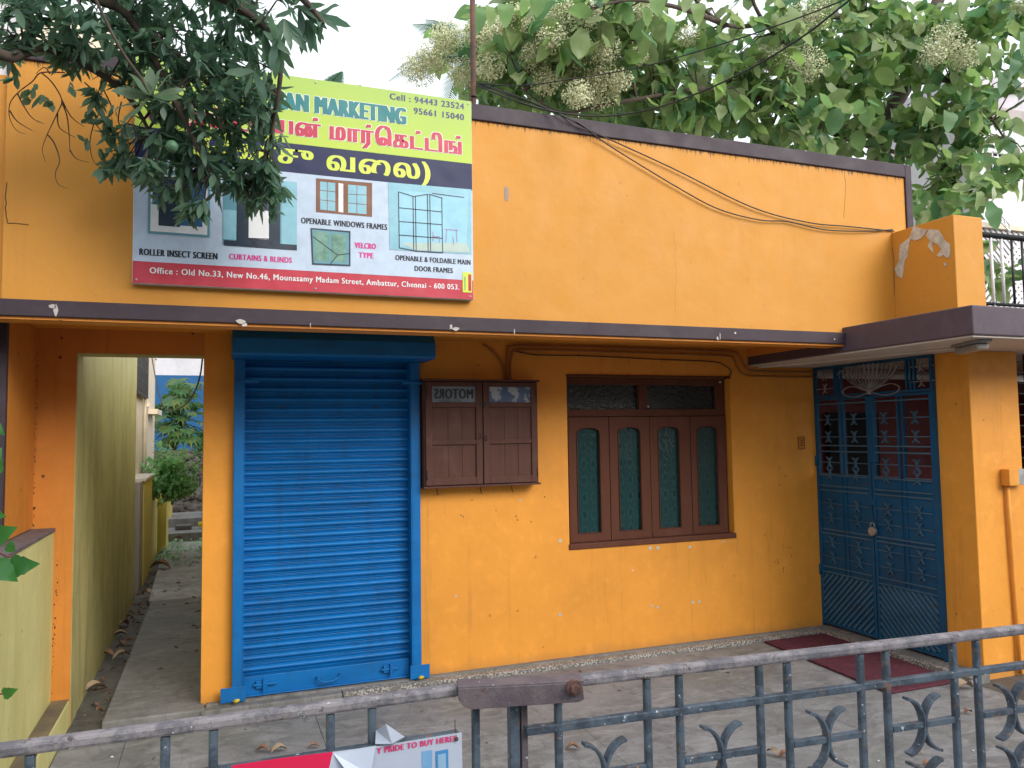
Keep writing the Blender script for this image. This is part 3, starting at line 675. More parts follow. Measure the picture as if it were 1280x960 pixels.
part(MB().box(1.66,1.74,-.130,-.1225,1.797,1.804).box(1.70,1.708,-.134,-.1225,1.79,1.81), 'hasp', m_black, cb)
part(MB().tube([V(1.67,-.1225,1.60),V(1.67,-.14,1.60),V(1.67,-.14,1.57),V(1.67,-.1225,1.57)], .003, 5), 'door_pull', m_black, cb)
part(MB().tube([V(1.71,-.1225,1.585),V(1.71,-.14,1.585),V(1.71,-.14,1.555),V(1.71,-.1225,1.555)], .003, 5), 'door_pull', m_black, cb)
for x in (1.39,1.70,1.93): part(MB().tube([V(x,-.02,1.245),V(x,-.025,1.215),V(x+.01,-.02,1.19)], .003, 5), 'wire_end', m_cable, cb)
# house number plate
npl = solo(MB().box(4.445,4.505,-.008,-.0005,1.44,1.535), 'number_plate', m_orange_old_shade, 'small orange-painted embossed plate on the wall left of the blue gate', 'plate', (4.475,-.004,1.44), bevel=.002)
b = MB()
for a in ((4.443,4.507,-.011,-.0085,1.533,1.538),(4.443,4.507,-.011,-.0085,1.437,1.442),(4.443,4.448,-.0105,-.0085,1.443,1.532),(4.502,4.507,-.0105,-.0085,1.443,1.532)): b.box(*a)
for z in (1.465,1.485,1.505): b.box(4.468,4.486,-.011,-.0085,z,z+.01)
part(b, 'raised_rim', m_brown, npl)

# =================================================================== CONDUITS, WIRES
def curve_pts(P, n=5):
    out = []
    for i in range(len(P)-1):
        p0 = P[max(i-1,0)]; p1 = P[i]; p2 = P[i+1]; p3 = P[min(i+2, len(P)-1)]
        for k in range(n):
            t = k/n; out.append(.5*((2*p1)+(p2-p0)*t+(2*p0-5*p1+4*p2-p3)*t*t+(3*p1-p0-3*p2+p3)*t**3))
    out.append(P[-1]); return out
m_pipe = wallpaint('painted_conduit', (.34,.13,.035), (.08,.04,.02), streak=.4)
def conduit(px, y, r, mat, label, cat='conduit', group=None, name='conduit_pipe', n=5):
    P = curve_pts([at(a, b_, 'Y', y) for a, b_ in px], n)
    return solo(MB().tube(P, r, 8), name, mat, label, cat, P[0], group)
G1 = 'painted conduits above the window'
conduit([(634,474),(634,450),(635,438),(642,432.5),(700,433),(800,436),(910,439.5),(922,443),(928,452),(935,461.5),(950,464),(1019,465)], -.018, .0085, m_pipe, 'uppermost orange-painted conduit running above the brown window to the gate', group=G1)
conduit([(638,474),(638,455),(640,444),(647,437.5),(700,438),(800,441),(905,444.5),(917,448),(921,458),(929,467),(946,470),(1018,471)], -.016, .007, m_pipe, 'lower orange-painted conduit running parallel under the top one', group=G1)
conduit([(604,430),(614,437),(624,448),(630,460),(631,474)], -.016, .008, m_pipe, 'short curved conduit rising left of the others above the cabinet', group=G1)
conduit([(640,438),(665,443),(690,444),(740,445),(820,449),(890,452),(906,457),(914,464),(911,471),(905,474)], -.013, .0042, m_cable, 'thin black cable sagging under the conduits above the window', 'cable', name='black_cable')
pole = thing('rusty_pipe_mast', 'rusty vertical pipe rising behind the signboard at the parapet top', 'pole', (1.42,-.82,2.3))
part(MB().cyl((1.42,-.82,2.3), (1.425,-.82,5.6), .017, 10), 'mast', m_rust, pole)
part(MB().tube([V(1.40,-.83,3.62),V(1.42,-.845,3.62),V(1.44,-.83,3.62)], .006, 5), 'wire_tie', m_cable, pole)
def wire(pts, label, r=.0042, mat=m_cable):
    P = curve_pts([at(a, b_, 'Y', y) for a, b_, y in pts], 6)
    return solo(MB().tube(P, r, 6), 'overhead_wire', mat, label, 'wire', P[0], 'service wires tied to the rusty mast')
wire([(598,104,-.85),(640,118,-.95),(700,143,-1.06),(740,164,-1.045),(840,210,-1.04),(940,259,-1.04),(1010,278,-1.04),(1060,283,-1.04),(1118,289,-1.03)], 'upper black wire drooping across the orange parapet to the pier')
wire([(598,106,-.85),(655,125,-.95),(720,152,-1.06),(760,181,-1.045),(850,236,-1.04),(900,262,-1.04),(950,275,-1.04),(985,277,-1.04),(1030,287,-1.04),(1080,289,-1.04),(1116,287,-1.03)], 'lower black wire sagging across the orange parapet below its twin')
wire([(597,104,-.85),(650,107,-1.0),(720,98,-1.3),(800,84,-1.7),(880,62,-2.0),(960,36,-2.3),(1050,2,-2.6),(1140,-40,-2.9)], 'thin black wire rising from the mast over the tree to the upper right', .0036)
wire([(597,107,-.85),(650,128,-1.0),(700,141,-1.1),(760,145,-1.4),(830,132,-1.7),(920,95,-2.1),(1000,48,-2.4),(1062,0,-2.6),(1150,-70,-2.9)], 'thicker black wire looping from the mast low over the coping then up right', .005)
# canopy lamp and its cable
lp = thing('canopy_lamp', 'grey bulkhead lamp fixed under the corner of the canopy', 'lamp', (4.2,-1.72,2.1))
d = V(.26,.96,0).normalized() if False else V(-.3,1,0).normalized()
u = V(.27,.54,0).normalized(); n_ = V(u.y,-u.x,0); c = V(4.23,-1.78,2.097)
part(MB().obox(c+V(0,0,-.0), u, n_, V(0,0,1), .165, .045, .01), 'lamp_base', m_silver, lp, .004)
part(MB().obox(c+V(0,0,-.03), u, n_, V(0,0,1), .145, .036, .019), 'lamp_cover', flat('dusty_diffuser', (.32,.30,.27)), lp, .012)
P = curve_pts([V(4.34,-1.6,2.10),V(4.38,-1.4,2.103),V(4.3,-1.0,2.103),V(4.22,-.5,2.103),V(4.06,-.03,2.10)], 5)
solo(MB().tube(P, .009, 7), 'soffit_conduit', m_soffit, 'whitewashed conduit run along the canopy soffit to the lamp', 'conduit', P[0])
sb = thing('switch_box', 'orange-painted switch box with a grey side on the veranda pillar', 'switch box', (4.9,-1.44,1.21))
part(MB().box(4.90,4.99,-1.475,-1.411,1.205,1.315), 'box', m_orange, sb, .004)
part(MB().box(4.99,5.07,-1.47,-1.411,1.21,1.312), 'grey_cover', m_silver, sb, .003)
part(MB().tube([V(4.935,-1.43,1.205),V(4.94,-1.43,.9),V(4.955,-1.428,.4),V(4.96,-1.43,-.03)], .013, 8), 'conduit', m_orange, sb)

# =================================================================== BLUE VERANDA GATE
GX = 4.64
gt = thing('veranda_gate', 'blue steel double gate with scroll work and a silver lotus fan on top', 'gate', (GX,-.57,0))
def crescent_pair(b, o, u, v, n, r, w, t, k=7, vr=1.05, am=68):
    for s in (-1, 1):
        pts = [o + u*(s*(r - r*math.cos(a))) + v*(r*vr*math.sin(a)) for a in [R_(-am)+R_(2*am)*i/(k-1) for i in range(k)]]
        b.strip(pts, n, w, t)
Uy, Uz, Ux = V(0,1,0), V(0,0,1), V(1,0,0)
for side in (0, 1):
    y1, y0 = ((-.008, -.572), (-.582, -1.14))[side]
    leaf = part(MB().box(GX-.003, GX+.003, y0+.02, y1-.02, .04, 1.225), 'gate_leaf', m_blue_g, gt)
    part(MB().box(GX-.014,GX+.014,y1-.025,y1,.03,1.845).box(GX-.014,GX+.014,y0,y0+.025,.03,1.845)
         .box(GX-.012,GX+.012,y0+.025,y1-.025,.03,.05).box(GX-.012,GX+.012,y0+.025,y1-.025,1.83,1.848), 'leaf_frame', m_blue_g, leaf, .002)
    ym = (y0+y1)/2; cols = ((y0+.03, ym-.025), (ym+.025, y1-.03))
    for yy in (ym-.022, ym+.022): part(MB().box(GX-.013,GX+.013,yy-.006,yy+.006,.45,1.83), 'upright', m_blue_g, leaf)
    for z in (1.80, 1.465, 1.418, 1.225, 1.14, 1.105, .79, .757, .49, .447):
        part(MB().box(GX-.0165,GX-.0045 if z < 1.2 else GX+.006,y0+.026,y1-.026,z-.005,z+.005), 'cross_bar', m_blue_w, leaf)
    for z in (1.673, 1.535, 1.33, 1.238, 1.0, .885, .69, .572):
        for (a, b_) in cols:
            o = V(GX-.016, (a+b_)/2, z); b = MB(); r = .044
            crescent_pair(b, o, Uy, Uz, Ux, r, .018, .006)
            b.box(GX-.013, GX-.005, a, b_, z-.0035, z+.0035)
            part(b, 'scroll_motif', m_blue_w, leaf)
    ym_ = MB()
    step = .052; W = y1-y0-.05; H = .38; zb = .055
    i = 0; t = -W
    while t < H:
        # rib across the panel at 45 degrees, clipped to the panel
        pa = []
        for (yy) in (0, W):
            pa.append((yy, t+yy if side == 1 else t+W-yy))
        (ya, za), (yb, zc) = pa
        def clip(y_, z_, y2, z2):
            if z_ < 0: y_ = y_+(y2-y_)*(0-z_)/(z2-z_); z_ = 0
            elif z_ > H: y_ = y_+(y2-y_)*(H-z_)/(z2-z_); z_ = H
            return y_, z_
        if not (max(za, zc) <= .01 or min(za, zc) >= H-.01):
            A = clip(ya, za, yb, zc); B = clip(yb, zc, ya, za)
            p = V(GX-.009, y0+.025+A[0], zb+A[1]); q = V(GX-.009, y0+.025+B[0], zb+B[1])
            part(MB().bar(p, q, .016, .014, side=(1,0,0)), 'diagonal_rib', m_blue_w, leaf)
        t += step; i += 1
part(MB().box(GX-.014,GX+.03,-1.15,-1.141,0,2.105), 'jamb_post', m_blue_g, gt)
part(MB().box(GX-.014,GX+.018,-.0075,-.001,0,2.105), 'jamb_post', m_blue_g, gt)
part(MB().box(GX-.02,GX+.02,-.62,-.56,1.34,1.84), 'lock_stile', m_blue_g, gt, .003)
for z in (1.42,1.52,1.62,1.72): part(MB().box(GX-.024,GX-.0205,-.618,-.562,z-.004,z+.004), 'stile_rib', m_blue_g, gt)
part(MB().box(GX-.024,GX-.012,-.60,-.555,1.02,1.06), 'hasp', m_blue_g, gt, .002)
b = MB(); b.box(GX-.012,GX+.012,-1.146,-.004,1.852,1.872); b.box(GX-.012,GX+.012,-1.146,-.004,2.085,2.105)
for y in (-.02,-.23,-.262,-.30,-.93,-.965,-1.0,-1.135): b.box(GX-.011,GX+.011,y-.007,y+.007,1.872,2.085)
part(b, 'transom_grille', m_blue_g, gt, .002)
for yc in (-.13, -1.065):
    for z in (2.03, 1.925):
        b = MB(); crescent_pair(b, V(GX-.012, yc, z), Uy, Uz, Ux, .04, .012, .0045); b.box(GX-.008,GX-.003,yc-.1,yc+.1,z-.003,z+.003); part(b, 'scroll_motif', m_silver if yc > -.5 else m_silver, gt)
# silver lotus
lo = MB(); base = V(GX-.02, -.605, 1.875)
for i in range(-6, 7):
    a = i/6; tip = base + V(0, a*.27, .215-.05*abs(a)**2*.6); midp = base + V(0, a*.21, .085)
    P = curve_pts([base, base+V(0,a*.09,.03), midp+V(0,0,.02), tip], 4)
    P = [p+V(-.006*math.sin(math.pi*k/(len(P)-1)),0,0) for k, p in enumerate(P)]
    lo.strip(P, Ux, .016, .004)
    tip2 = curve_pts([tip, tip+V(0,a*.02+ (.012 if a >= 0 else -.012),-.012), tip+V(0,a*.03+(.02 if a >= 0 else -.02),-.035)], 3); lo.strip(tip2, Ux, .012, .004)
for s in (-1, 1):
    P = curve_pts([base, base+V(0,s*.12,-.03), base+V(0,s*.24,-.02), base+V(0,s*.275,.02), base+V(0,s*.2,.05), base+V(0,s*.09,.03), base], 4); lo.strip(P, Ux, .01, .006)
lo.ball(base, .022, 8, 1.2); lo.box(GX-.03,GX-.012,-.625,-.585,1.855,1.87)
part(lo, 'lotus_fan', m_silver, gt)
for y in (-.01,): part(MB().cyl(V(GX-.02,y,.42), V(GX-.02,y,.5), .011, 8).cyl(V(GX-.02,y,1.3), V(GX-.02,y,1.38), .011, 8), 'hinge', m_blue_g, gt)
pk = thing('padlock', 'round brass padlock hanging on the closed blue gate', 'padlock', (GX-.045,-.60,.83))
part(MB().cyl(V(GX-.06,-.60,.83), V(GX-.034,-.60,.83), .033, 18), 'lock_body', m_brass, pk, .003)
part(MB().tube([V(GX-.046,-.60+.02*math.cos(a),.862+.035*math.sin(a)) for a in [math.pi*k/8 for k in range(9)]], .0045, 6), 'shackle', m_silver, pk)
# side grille of the veranda, right of the pillar
gg = thing('veranda_grille', 'black window grille above the low wall right of the orange pillar', 'grille', (6.3,-1.29,1.27))
for x in [5.13+.11*i for i in range(24)]: part(MB().box(x,x+.014,-1.295,-1.281,1.27,2.107), 'upright', m_black, gg)
for z in [1.30+.075*i for i in range(11)]: part(MB().box(5.116,7.8,-1.3005,-1.2955,z,z+.006), 'cross_bar', m_black, gg)
# rug
rug = solo(MB().prism([at(x,y,'Z',-.026) for x,y in [(955,803),(1032,793),(1200,853),(1112,868)]], V(0,0,1), .012), 'door_mat', m_mat, 'long dark maroon carpet strip on the cement in front of the gate', 'rug', (4.1,-.8,-.03), bevel=.004)

# =================================================================== TERRACE RAILING
tr = thing('terrace_railing', 'black pipe railing on the canopy roof right of the orange pier', 'railing', (6,-1.5,2.29))
part(MB().cyl((4.722,-1.5,2.872),(9.4,-1.5,2.872), .02, 10), 'top_rail', m_black, tr)
part(MB().cyl((4.722,-1.5,2.41),(9.4,-1.5,2.41), .012, 8), 'bottom_rail', m_black, tr)
for i in range(30):
    x = 4.81+.098*i
    o = part(MB().cyl((x,-1.5,2.29 if i % 12 == 0 else 2.41),(x,-1.5,2.872), .0085 if i > 1 else .010, 7), 'baluster', m_black if i > 1 else whitep, tr)
    if i < 2: o['label'] = 'white-painted baluster'

# =================================================================== LEFT SIDE: low wall, kerb, passage wall, neighbour
lwl = thing('low_yellow_wall', 'low mossy yellow-green boundary wall with grey top at the left edge', 'wall', (-.94,-1.5,-.1))
part(MB().box(-1.02,-.872,-4.0,-.001,-.1,1.075), 'wall_body', m_yellow_n, lwl, .006)
part(MB().box(-1.03,-.866,-4.0,-.0015,1.075,1.096), 'top_render', simple('mauve_grey_render',(.16,.12,.13),(.10,.08,.08),9,.9,bump=.6), lwl, .004)
kb = thing('yellow_kerb', 'yellow-green kerb with a worn brown top below the low wall', 'kerb', (-.83,-1.5,-.1))
part(MB().box(-.872,-.778,-4.0,-.001,-.1,.118), 'kerb_body', m_yellow_n, kb, .008)
part(MB().box(-.868,-.782,-3.99,-.0015,.118,.1215), 'kerb_top', simple('worn_kerb_top',(.20,.16,.09),(.11,.09,.065),5,.9,bump=.5), kb)
pw = thing('passage_wall', 'tall stained olive-yellow wall lining the left side of the passage', 'wall', (-.9,1.8,-.1))
part(MB().box(-1.0,-.7775,.201,3.64,-.1,2.62), 'wall_body', m_yellow, pw, .006)
part(MB().box(-.99,-.774,-.0,.2,-.1,2.105), 'jamb', m_yellow, pw) if False else None
part(MB().box(-.7768,-.7735,.004,.199,-.1,2.108), 'jamb_render', m_yellow, pw)
part(MB().box(-.7735,-.081,.004,.199,2.1065,2.1095), 'lintel_render', m_yellow, pw)
nb = thing('neighbour_wall', 'weathered grey plaster wall of the house next door at the left edge', 'wall', (-1.6,-.5,0))
part(MB().box(-2.6,-1.101,-.74,-.3,-.1,2.249), 'wall_body', m_neigh, nb)
part(MB().box(-2.6,-.939,UY+.035,UY+.2,2.251,3.32), 'orange_return', m_orange_up, nb)
part(MB().box(-2.6,-.939,UY+.035,UY+.2,3.32,3.78), 'white_upper_wall', m_white, nb)
# behind the roof at top left: pale wall seen over the coping
rw = thing('rear_white_block', 'pale block rising behind the parapet at the upper left under the leaves', 'building', (-1.5,4,0))
part(MB().box(-3.8,-.95,6.4,9.0,2.9,5.15), 'wall', m_white, rw)

# passage backdrop ---------------------------------------------------
hs1 = thing('cream_house', 'cream-painted house wall with a black window grille beyond the passage', 'building', (-1.4,6.5,0))
hw = part(MB().box(-2.2,-.93,3.9,8.35,-.1,6.0), 'wall', m_cream, hs1)
part(MB().box(-.93,-.925,4.6,4.9,1.0,1.02).box(-.932,-.90,6.9,7.15,2.05,2.10), 'bracket', m_cream, hs1)
gr = MB()
for i in range(12): gr.box(-.87,-.858,4.7+.13*i,4.712+.13*i,2.15,3.1)
for z in [2.15+.15*i for i in range(7)]: gr.box(-.867,-.861,4.7,6.2,z,z+.012)
gr.box(-.93,-.86,4.7,6.2,2.13,2.15)
part(gr, 'window_grille', m_black, hs1)
part(MB().tube([V(-.9,6.2,.6),V(-.9,6.2,2.4),V(-.9,6.1,3.5)], .02, 7), 'drain_pipe', m_cream, hs1)
part(MB().box(-.925,-.80,7.0,7.9,1.95,2.02), 'chajja', m_cream, hs1)
yw = thing('yellow_compound_wall', 'low yellow compound wall with stained piers beyond the passage', 'wall', (-.9,6,0))
part(MB().box(-.925,-.775,4.15,4.55,-.1,1.13), 'grey_end', m_neigh, yw)
part(MB().box(-.92,-.765,4.56,5.75,-.1,1.12), 'pier', m_yellow2, yw, .01)
part(MB().box(-.95,-.745,4.5,5.8,1.12,1.16), 'pier_cap', m_soffit, yw, .01)
part(MB().box(-.92,-.80,5.76,7.3,-.1,.95), 'panel', m_yellow2, yw, .01)
part(MB().box(-.84,-.68,7.3,7.75,-.1,.80), 'pier', m_yellow2, yw, .02)
part(MB().box(-.84,-.72,9.3,9.7,.2,.75), 'pier', m_yellow2, yw, .02)
bw = thing('blue_rear_wall', 'bright blue painted wall closing the view at the passage end', 'wall', (-.5,13,0))
part(MB().box(-4,3,13,13.2,1.35,2.95), 'wall_body', m_bluewall, bw)
part(MB().box(-4,3,12.95,13.25,-.1,1.35), 'rubble_base', m_stone, bw)
gb = thing('grey_rear_house', 'pale grey house wall rising above the blue wall', 'building', (-.5,16,0))
part(MB().box(-5,3,15.5,16,0,6.5), 'wall', m_white, gb)
rub = MB()
for i in range(260):
    x = rnd.uniform(-1.1, .6); y = rnd.uniform(10.2, 12.9); z = .2+(y-10.2)*.38
    rub.ball((x, y, z+rnd.uniform(-.05,.1)), rnd.uniform(.05,.13), 6, rnd.uniform(.5,.8), .35)
rub.add([(-1.4,10.1,.2),(1.2,10.1,.2),(1.2,12.95,1.2),(-1.4,12.95,1.2)], [(0,1,2,3)])
solo(rub, 'rubble_slope', m_stone, 'dark heap of broken stones and earth behind the steps', 'rubble', (-.3,11,.3), kind='stuff')
solo(MB().tube(curve_pts([at(253,449,'Y',.6), at(250,470,'Y',.8), at(243,490,'Y',1.2), at(230,507,'Y',2.0), at(214,514,'Y',3.0), at(203,505,'Y',3.6), at(195,475,'Y',4.2), at(190,447,'Y',4.8)], 5), .006, 6),
     'hanging_cable', m_cable, 'black cable hanging in a loop inside the passage opening', 'cable', at(253,449,'Y',.6))
solo(MB().cyl((-.235,8.6,.16),(-.235,8.6,.235), .045, 10), 'yellow_cup', m_yflower, 'small yellow plastic cup on the far steps', 'cup', (-.235,8.6,.13))

# =================================================================== VEGETATION HELPERS
def leaf_mesh(name, L, W, mat, kind='oval', fold=.25, droop=.3, seg=4):
    b = MB(); vs = []; fs = []
    for i in range(seg+1):
        t = i/seg
        if kind == 'lance': wd = W*math.sin(math.pi*min(1, t*.92+.04))**.8
        elif kind == 'heart': wd = W*(math.sin(math.pi*min(1, (t*.9+.1)**.62))**.75)
        else: wd = W*math.sin(math.pi*(t*.9+.06)**.8)**.7
        if i == seg: wd = W*.02
        z = -droop*L*t*t + .05*L*math.sin(t*7+W*90); wd *= 1+.10*math.sin(i*2.3+L*50)
        vs += [(-wd, t*L, z+fold*wd), (0, t*L, z), (wd, t*L, z+fold*wd)]
    for i in range(seg):
        a = i*3; fs += [(a, a+1, a+4, a+3), (a+1, a+2, a+5, a+4)]
    b.add(vs, fs, True)
    me = bpy.data.meshes.new(name); me.from_pydata([tuple(v) for v in b.v], [], b.f); me.polygons.foreach_set('use_smooth', [True]*len(b.f)); me.materials.append(mat)
    return me
def scatter_leaves(parent, meshes, placements, mat, name='leaf', single=300, rest='foliage'):
    """placements: (matrix, mesh index); the `single` largest in view are objects, the rest one part"""
    off = world_loc(parent)
    def key(pl):
        p = pl[0].translation; return (p-CAM).length/pl[0].to_scale().x
    placements = sorted(placements, key=key)
    inview = []; others = []
    for pl in placements:
        v = pl[0].translation-CAM; zf = v.dot(fw)
        ok = zf > 0 and abs(v.dot(rt)/zf) < 640/FPX*1.0 and abs(v.dot(up)/zf) < 480/FPX
        (inview if ok and len(inview) < single else others).append(pl)
    for M, mi in inview:
        o = bpy.data.objects.new(name, meshes[mi]); COL.objects.link(o); o.parent = parent
        o.matrix_basis = Matrix.Translation(-off) @ M
    if others:
        vs = []; fs = []
        base = [([tuple(v.co) for v in me.vertices], [tuple(p.vertices) for p in me.polygons]) for me in meshes]
        for M, mi in others:
            b0 = len(vs); bv, bf = base[mi]
            for c in bv: vs.append(M @ Vector(c) - off)
            fs += [tuple(b0+i for i in f) for f in bf]
        me = bpy.data.meshes.new(rest); me.from_pydata([tuple(v) for v in vs], [], fs); me.polygons.foreach_set('use_smooth', [True]*len(fs)); me.materials.append(mat)
        o = link(rest, me, parent); o['kind'] = 'stuff'
def leafM(p, d, s, roll=0, upv=V(0,0,1)):
    d = d.normalized(); x = d.cross(upv)
    if x.length < 1e-3: x = V(1,0,0)
    x.normalize(); z = x.cross(d).normalized()
    m = Matrix((x, d, z)).transposed().to_4x4()
    return Matrix.Translation(p) @ m @ Matrix.Rotation(roll, 4, 'Y') @ Matrix.Scale(s, 4)
def rdir(r=rnd): 
    while True:
        v = V(r.uniform(-1,1), r.uniform(-1,1), r.uniform(-1,1))
        if .05 < v.length < 1: return v.normalized()

# ---------------------------------------------------------------- LEFT TREE (overhangs the signboard)
rl = random.Random(11)
lt = thing('overhanging_tree', 'dark green tree with slim leaves hanging over the left of the signboard', 'tree', (-2.3,-2.9,-.1))
tk = MB(); tk.tube(curve_pts([V(-2.3,-2.9,-.1),V(-2.25,-2.85,1.4),V(-2.0,-2.7,2.8),V(-1.5,-2.4,3.9),V(-.8,-2.0,4.5)], 5), [.16-.0045*i for i in range(21)], 10)
part(tk, 'trunk', m_bark, lt)
br = MB(); tips = []
def branch(P, r0, r1):
    Q = curve_pts(P, 5); n = len(Q); br.tube(Q, [r0+(r1-r0)*i/(n-1) for i in range(n)], 7); return Q
mains = [[V(-.8,-2.0,4.5), at(60,-60,'Y',-1.9), at(160,20,'Y',-1.8), at(215,120,'Y',-1.7), at(262,215,'Y',-1.6)],
         [at(60,-60,'Y',-1.9), at(200,-30,'Y',-2.0), at(300,10,'Y',-1.9), at(350,70,'Y',-1.8), at(335,190,'Y',-1.6)],
         [V(-1.5,-2.4,3.9), at(-40,40,'Y',-1.9), at(60,60,'Y',-1.7), at(150,110,'Y',-1.6), at(190,170,'Y',-1.5)],
         [at(60,-60,'Y',-1.9), at(120,-20,'Y',-1.5), at(210,60,'Y',-1.4), at(270,120,'Y',-1.4), at(300,230,'Y',-1.45)],
         [at(200,-30,'Y',-2.0), at(330,-40,'Y',-2.2), at(380,0,'Y',-2.2), at(405,30,'Y',-2.2)]]
allb = [branch(P, .03, .006) for P in mains]
# clumps of foliage: centre, radii (m), number of twigs
clumps = []
def clump(px, py, y, rx, rz, ry, n): clumps.append((at(px, py, 'Y', y), rx, ry, rz, n))
clump(40,20,-1.8,.22,.12,.25,30); clump(110,40,-1.8,.22,.16,.3,40); clump(170,15,-1.7,.25,.15,.3,38); clump(250,10,-1.8,.25,.15,.3,36); clump(330,0,-1.9,.2,.09,.25,18)
clump(230,70,-1.7,.27,.17,.3,50); clump(300,85,-1.7,.17,.2,.3,42); clump(170,75,-1.7,.15,.10,.25,18); clump(265,140,-1.6,.26,.2,.25,60); clump(320,150,-1.6,.15,.17,.25,40)
clump(240,200,-1.5,.22,.14,.2,44); clump(300,215,-1.5,.20,.14,.2,40); clump(205,225,-1.5,.12,.1,.16,18); clump(335,250,-1.5,.11,.08,.15,22); clump(325,225,-1.5,.10,.08,.12,14)
clump(150,165,-1.4,.08,.1,.12,10); clump(150,205,-1.35,.09,.06,.1,12); clump(235,265,-1.5,.08,.07,.1,9); clump(120,130,-1.5,.06,.06,.1,5); clump(5,60,-1.7,.06,.12,.1,8)
clump(90,75,-1.6,.07,.05,.1,6); clump(280,60,-1.6,.2,.12,.2,26); clump(60,45,-1.7,.2,.08,.2,20); clump(215,150,-1.5,.16,.12,.15,22);  clump(240,-60,-1.9,.6,.25,.5,60)
place = []; tw = MB()
allpts = [q for Q in allb for q in Q]
for c, rx, ry, rz, n in clumps:
    for _ in range(int(n*.84)):
        v = rdir(rl)*rl.random()**.45; p = c+V(v.x*rx, v.y*ry, v.z*rz)
        near = min(allpts, key=lambda q: (q-p).length)
        if rl.random() < .5: tw.tube([near, (near+p)/2+V(0,0,.04), p], [.005,.0035,.002], 4, cap=False)
        ax = (p-near).normalized() if (p-near).length > .02 else rdir(rl)
        ax = (ax+V(rl.uniform(-.3,.3), rl.uniform(-.3,.3), -.35)).normalized()
        k = rl.randint(6, 10)
        for i in range(k):
            t = ax.orthogonal().normalized(); t.rotate(Quaternion(ax, i*2.4+rl.uniform(-.4,.4)))
            d = (ax*rl.uniform(.15,.8)+t+V(0,0,-.35)).normalized()
            place.append((leafM(p-ax*rl.uniform(0,.05), d, rl.uniform(.6,1.45), rl.uniform(-.9,.9)), rl.randint(0,2)))
lmL = [leaf_mesh('leaf', .064, .0092, m_leafL, 'lance', .3, .2), leaf_mesh('leaf', .054, .011, m_leafL, 'lance', .15, .35), leaf_mesh('leaf', .078, .0102, m_leafL, 'lance', .4, .1)]
part(tw, 'twigs', m_bark, lt, stuff=True); part(br, 'branch', m_bark, lt)
scatter_leaves(lt, lmL, place, m_leafL)
# larger pale rosette and broad leaves hanging at the crown's right edge
big = leaf_mesh('leaf', .15, .021, m_leafL2, 'lance', .25, .25, 6)
c = at(190,122,'Y',-2.1); off = world_loc(lt)
part(MB().tube(curve_pts([at(115,-10,'Y',-2.2), at(150,60,'Y',-2.15), at(178,100,'Y',-2.1), c], 4), .006, 6), 'twig', m_bark, lt)
for dx, dy, dz, sc in ((-.15,1,.2,1.0),(.25,1,-.1,.95),(-.45,.8,-.4,.8),(.6,.75,-.2,.95),(.95,.45,.1,1.0),(1,.1,-.3,1.05),(-1,.25,-.2,1.15),(-1,.02,.2,1.2),(-.85,.5,-.3,.9),(-.6,-.55,-.3,1.1),(-.8,-.3,.1,1.0),(.1,.6,-.8,.6),(.4,.2,-.9,.55),(-.2,.3,-.9,.5),(.8,-.25,-.3,.8)):
    d = (rt*dx+up*dy+fw*dz).normalized()
    o = bpy.data.objects.new('leaf', big); COL.objects.link(o); o.parent = lt; o.matrix_basis = Matrix.Translation(-off) @ leafM(c+rdir(rl)*.006, d, sc*rl.uniform(.8,1.0), rl.uniform(-.9,.9), (up-fw*.7).normalized())
big2 = leaf_mesh('leaf', .15, .0195, m_leafL, 'lance', .2, .25, 6)
for (px, py, k) in ((375,10,8),(400,18,6),(355,25,6),(330,40,4),(318,90,4),(345,50,5),(385,25,6)):
    c = at(px, py, 'Y', -2.15)
    for i in range(k):
        d = (rt*rl.uniform(-.5,1.0)+up*rl.uniform(-1,.1)+fw*rl.uniform(-.4,.4)).normalized()
        o = bpy.data.objects.new('leaf', big2); COL.objects.link(o); o.parent = lt; o.matrix_basis = Matrix.Translation(-off) @ leafM(c, d, rl.uniform(.6,.95), rl.uniform(-.5,.5), -fw)
for px, py, r in ((215,183,.024),(180,42,.02)): part(MB().ball(at(px,py,'Y',-1.85), r, 12, 1.05), 'green_fruit', simple('green_fruit', (.05,.13,.06), (.07,.17,.09), 20, .5), lt)
# bare curling twigs in front of the orange wall
KK = lambda pts: [(x/3.69, y/3.69) for x, y in pts]
for k_, pts in enumerate(([(300,335),(190,335),(150,375),(80,430),(45,480),(45,545),(75,600),(115,618)], [(80,430),(110,490),(150,545),(205,572)], [(45,510),(80,560),(150,603)],
            [(190,335),(240,380),(285,460),(265,520),(218,620),(195,690),(210,745)], [(218,620),(250,660),(275,740),(255,800),(270,850),(315,870)], [(285,470),(310,540),(320,640),(322,700)],
            [(265,520),(275,590),(350,635)], [(285,460),(330,540),(390,585)], [(322,690),(350,730),(410,750)], [(390,380),(470,470),(430,580),(415,660),(430,740),(480,790)], [(230,340),(205,310),(165,340)], [(560,470),(545,560),(580,600),(600,690)], [(470,400),(520,520),(440,560),(500,640),(560,740),(600,770)])):
    P = curve_pts([at(x, y, 'Y', -1.38) for x, y in KK(pts)], 4); n = len(P)
    part(MB().tube(P, [.0034-(.0024*i/(n-1)) for i in range(n)], 6), 'bare_twig', m_twig, lt)
sm = leaf_mesh('leaf', .05, .013, m_leafL, 'oval', .3, .2)
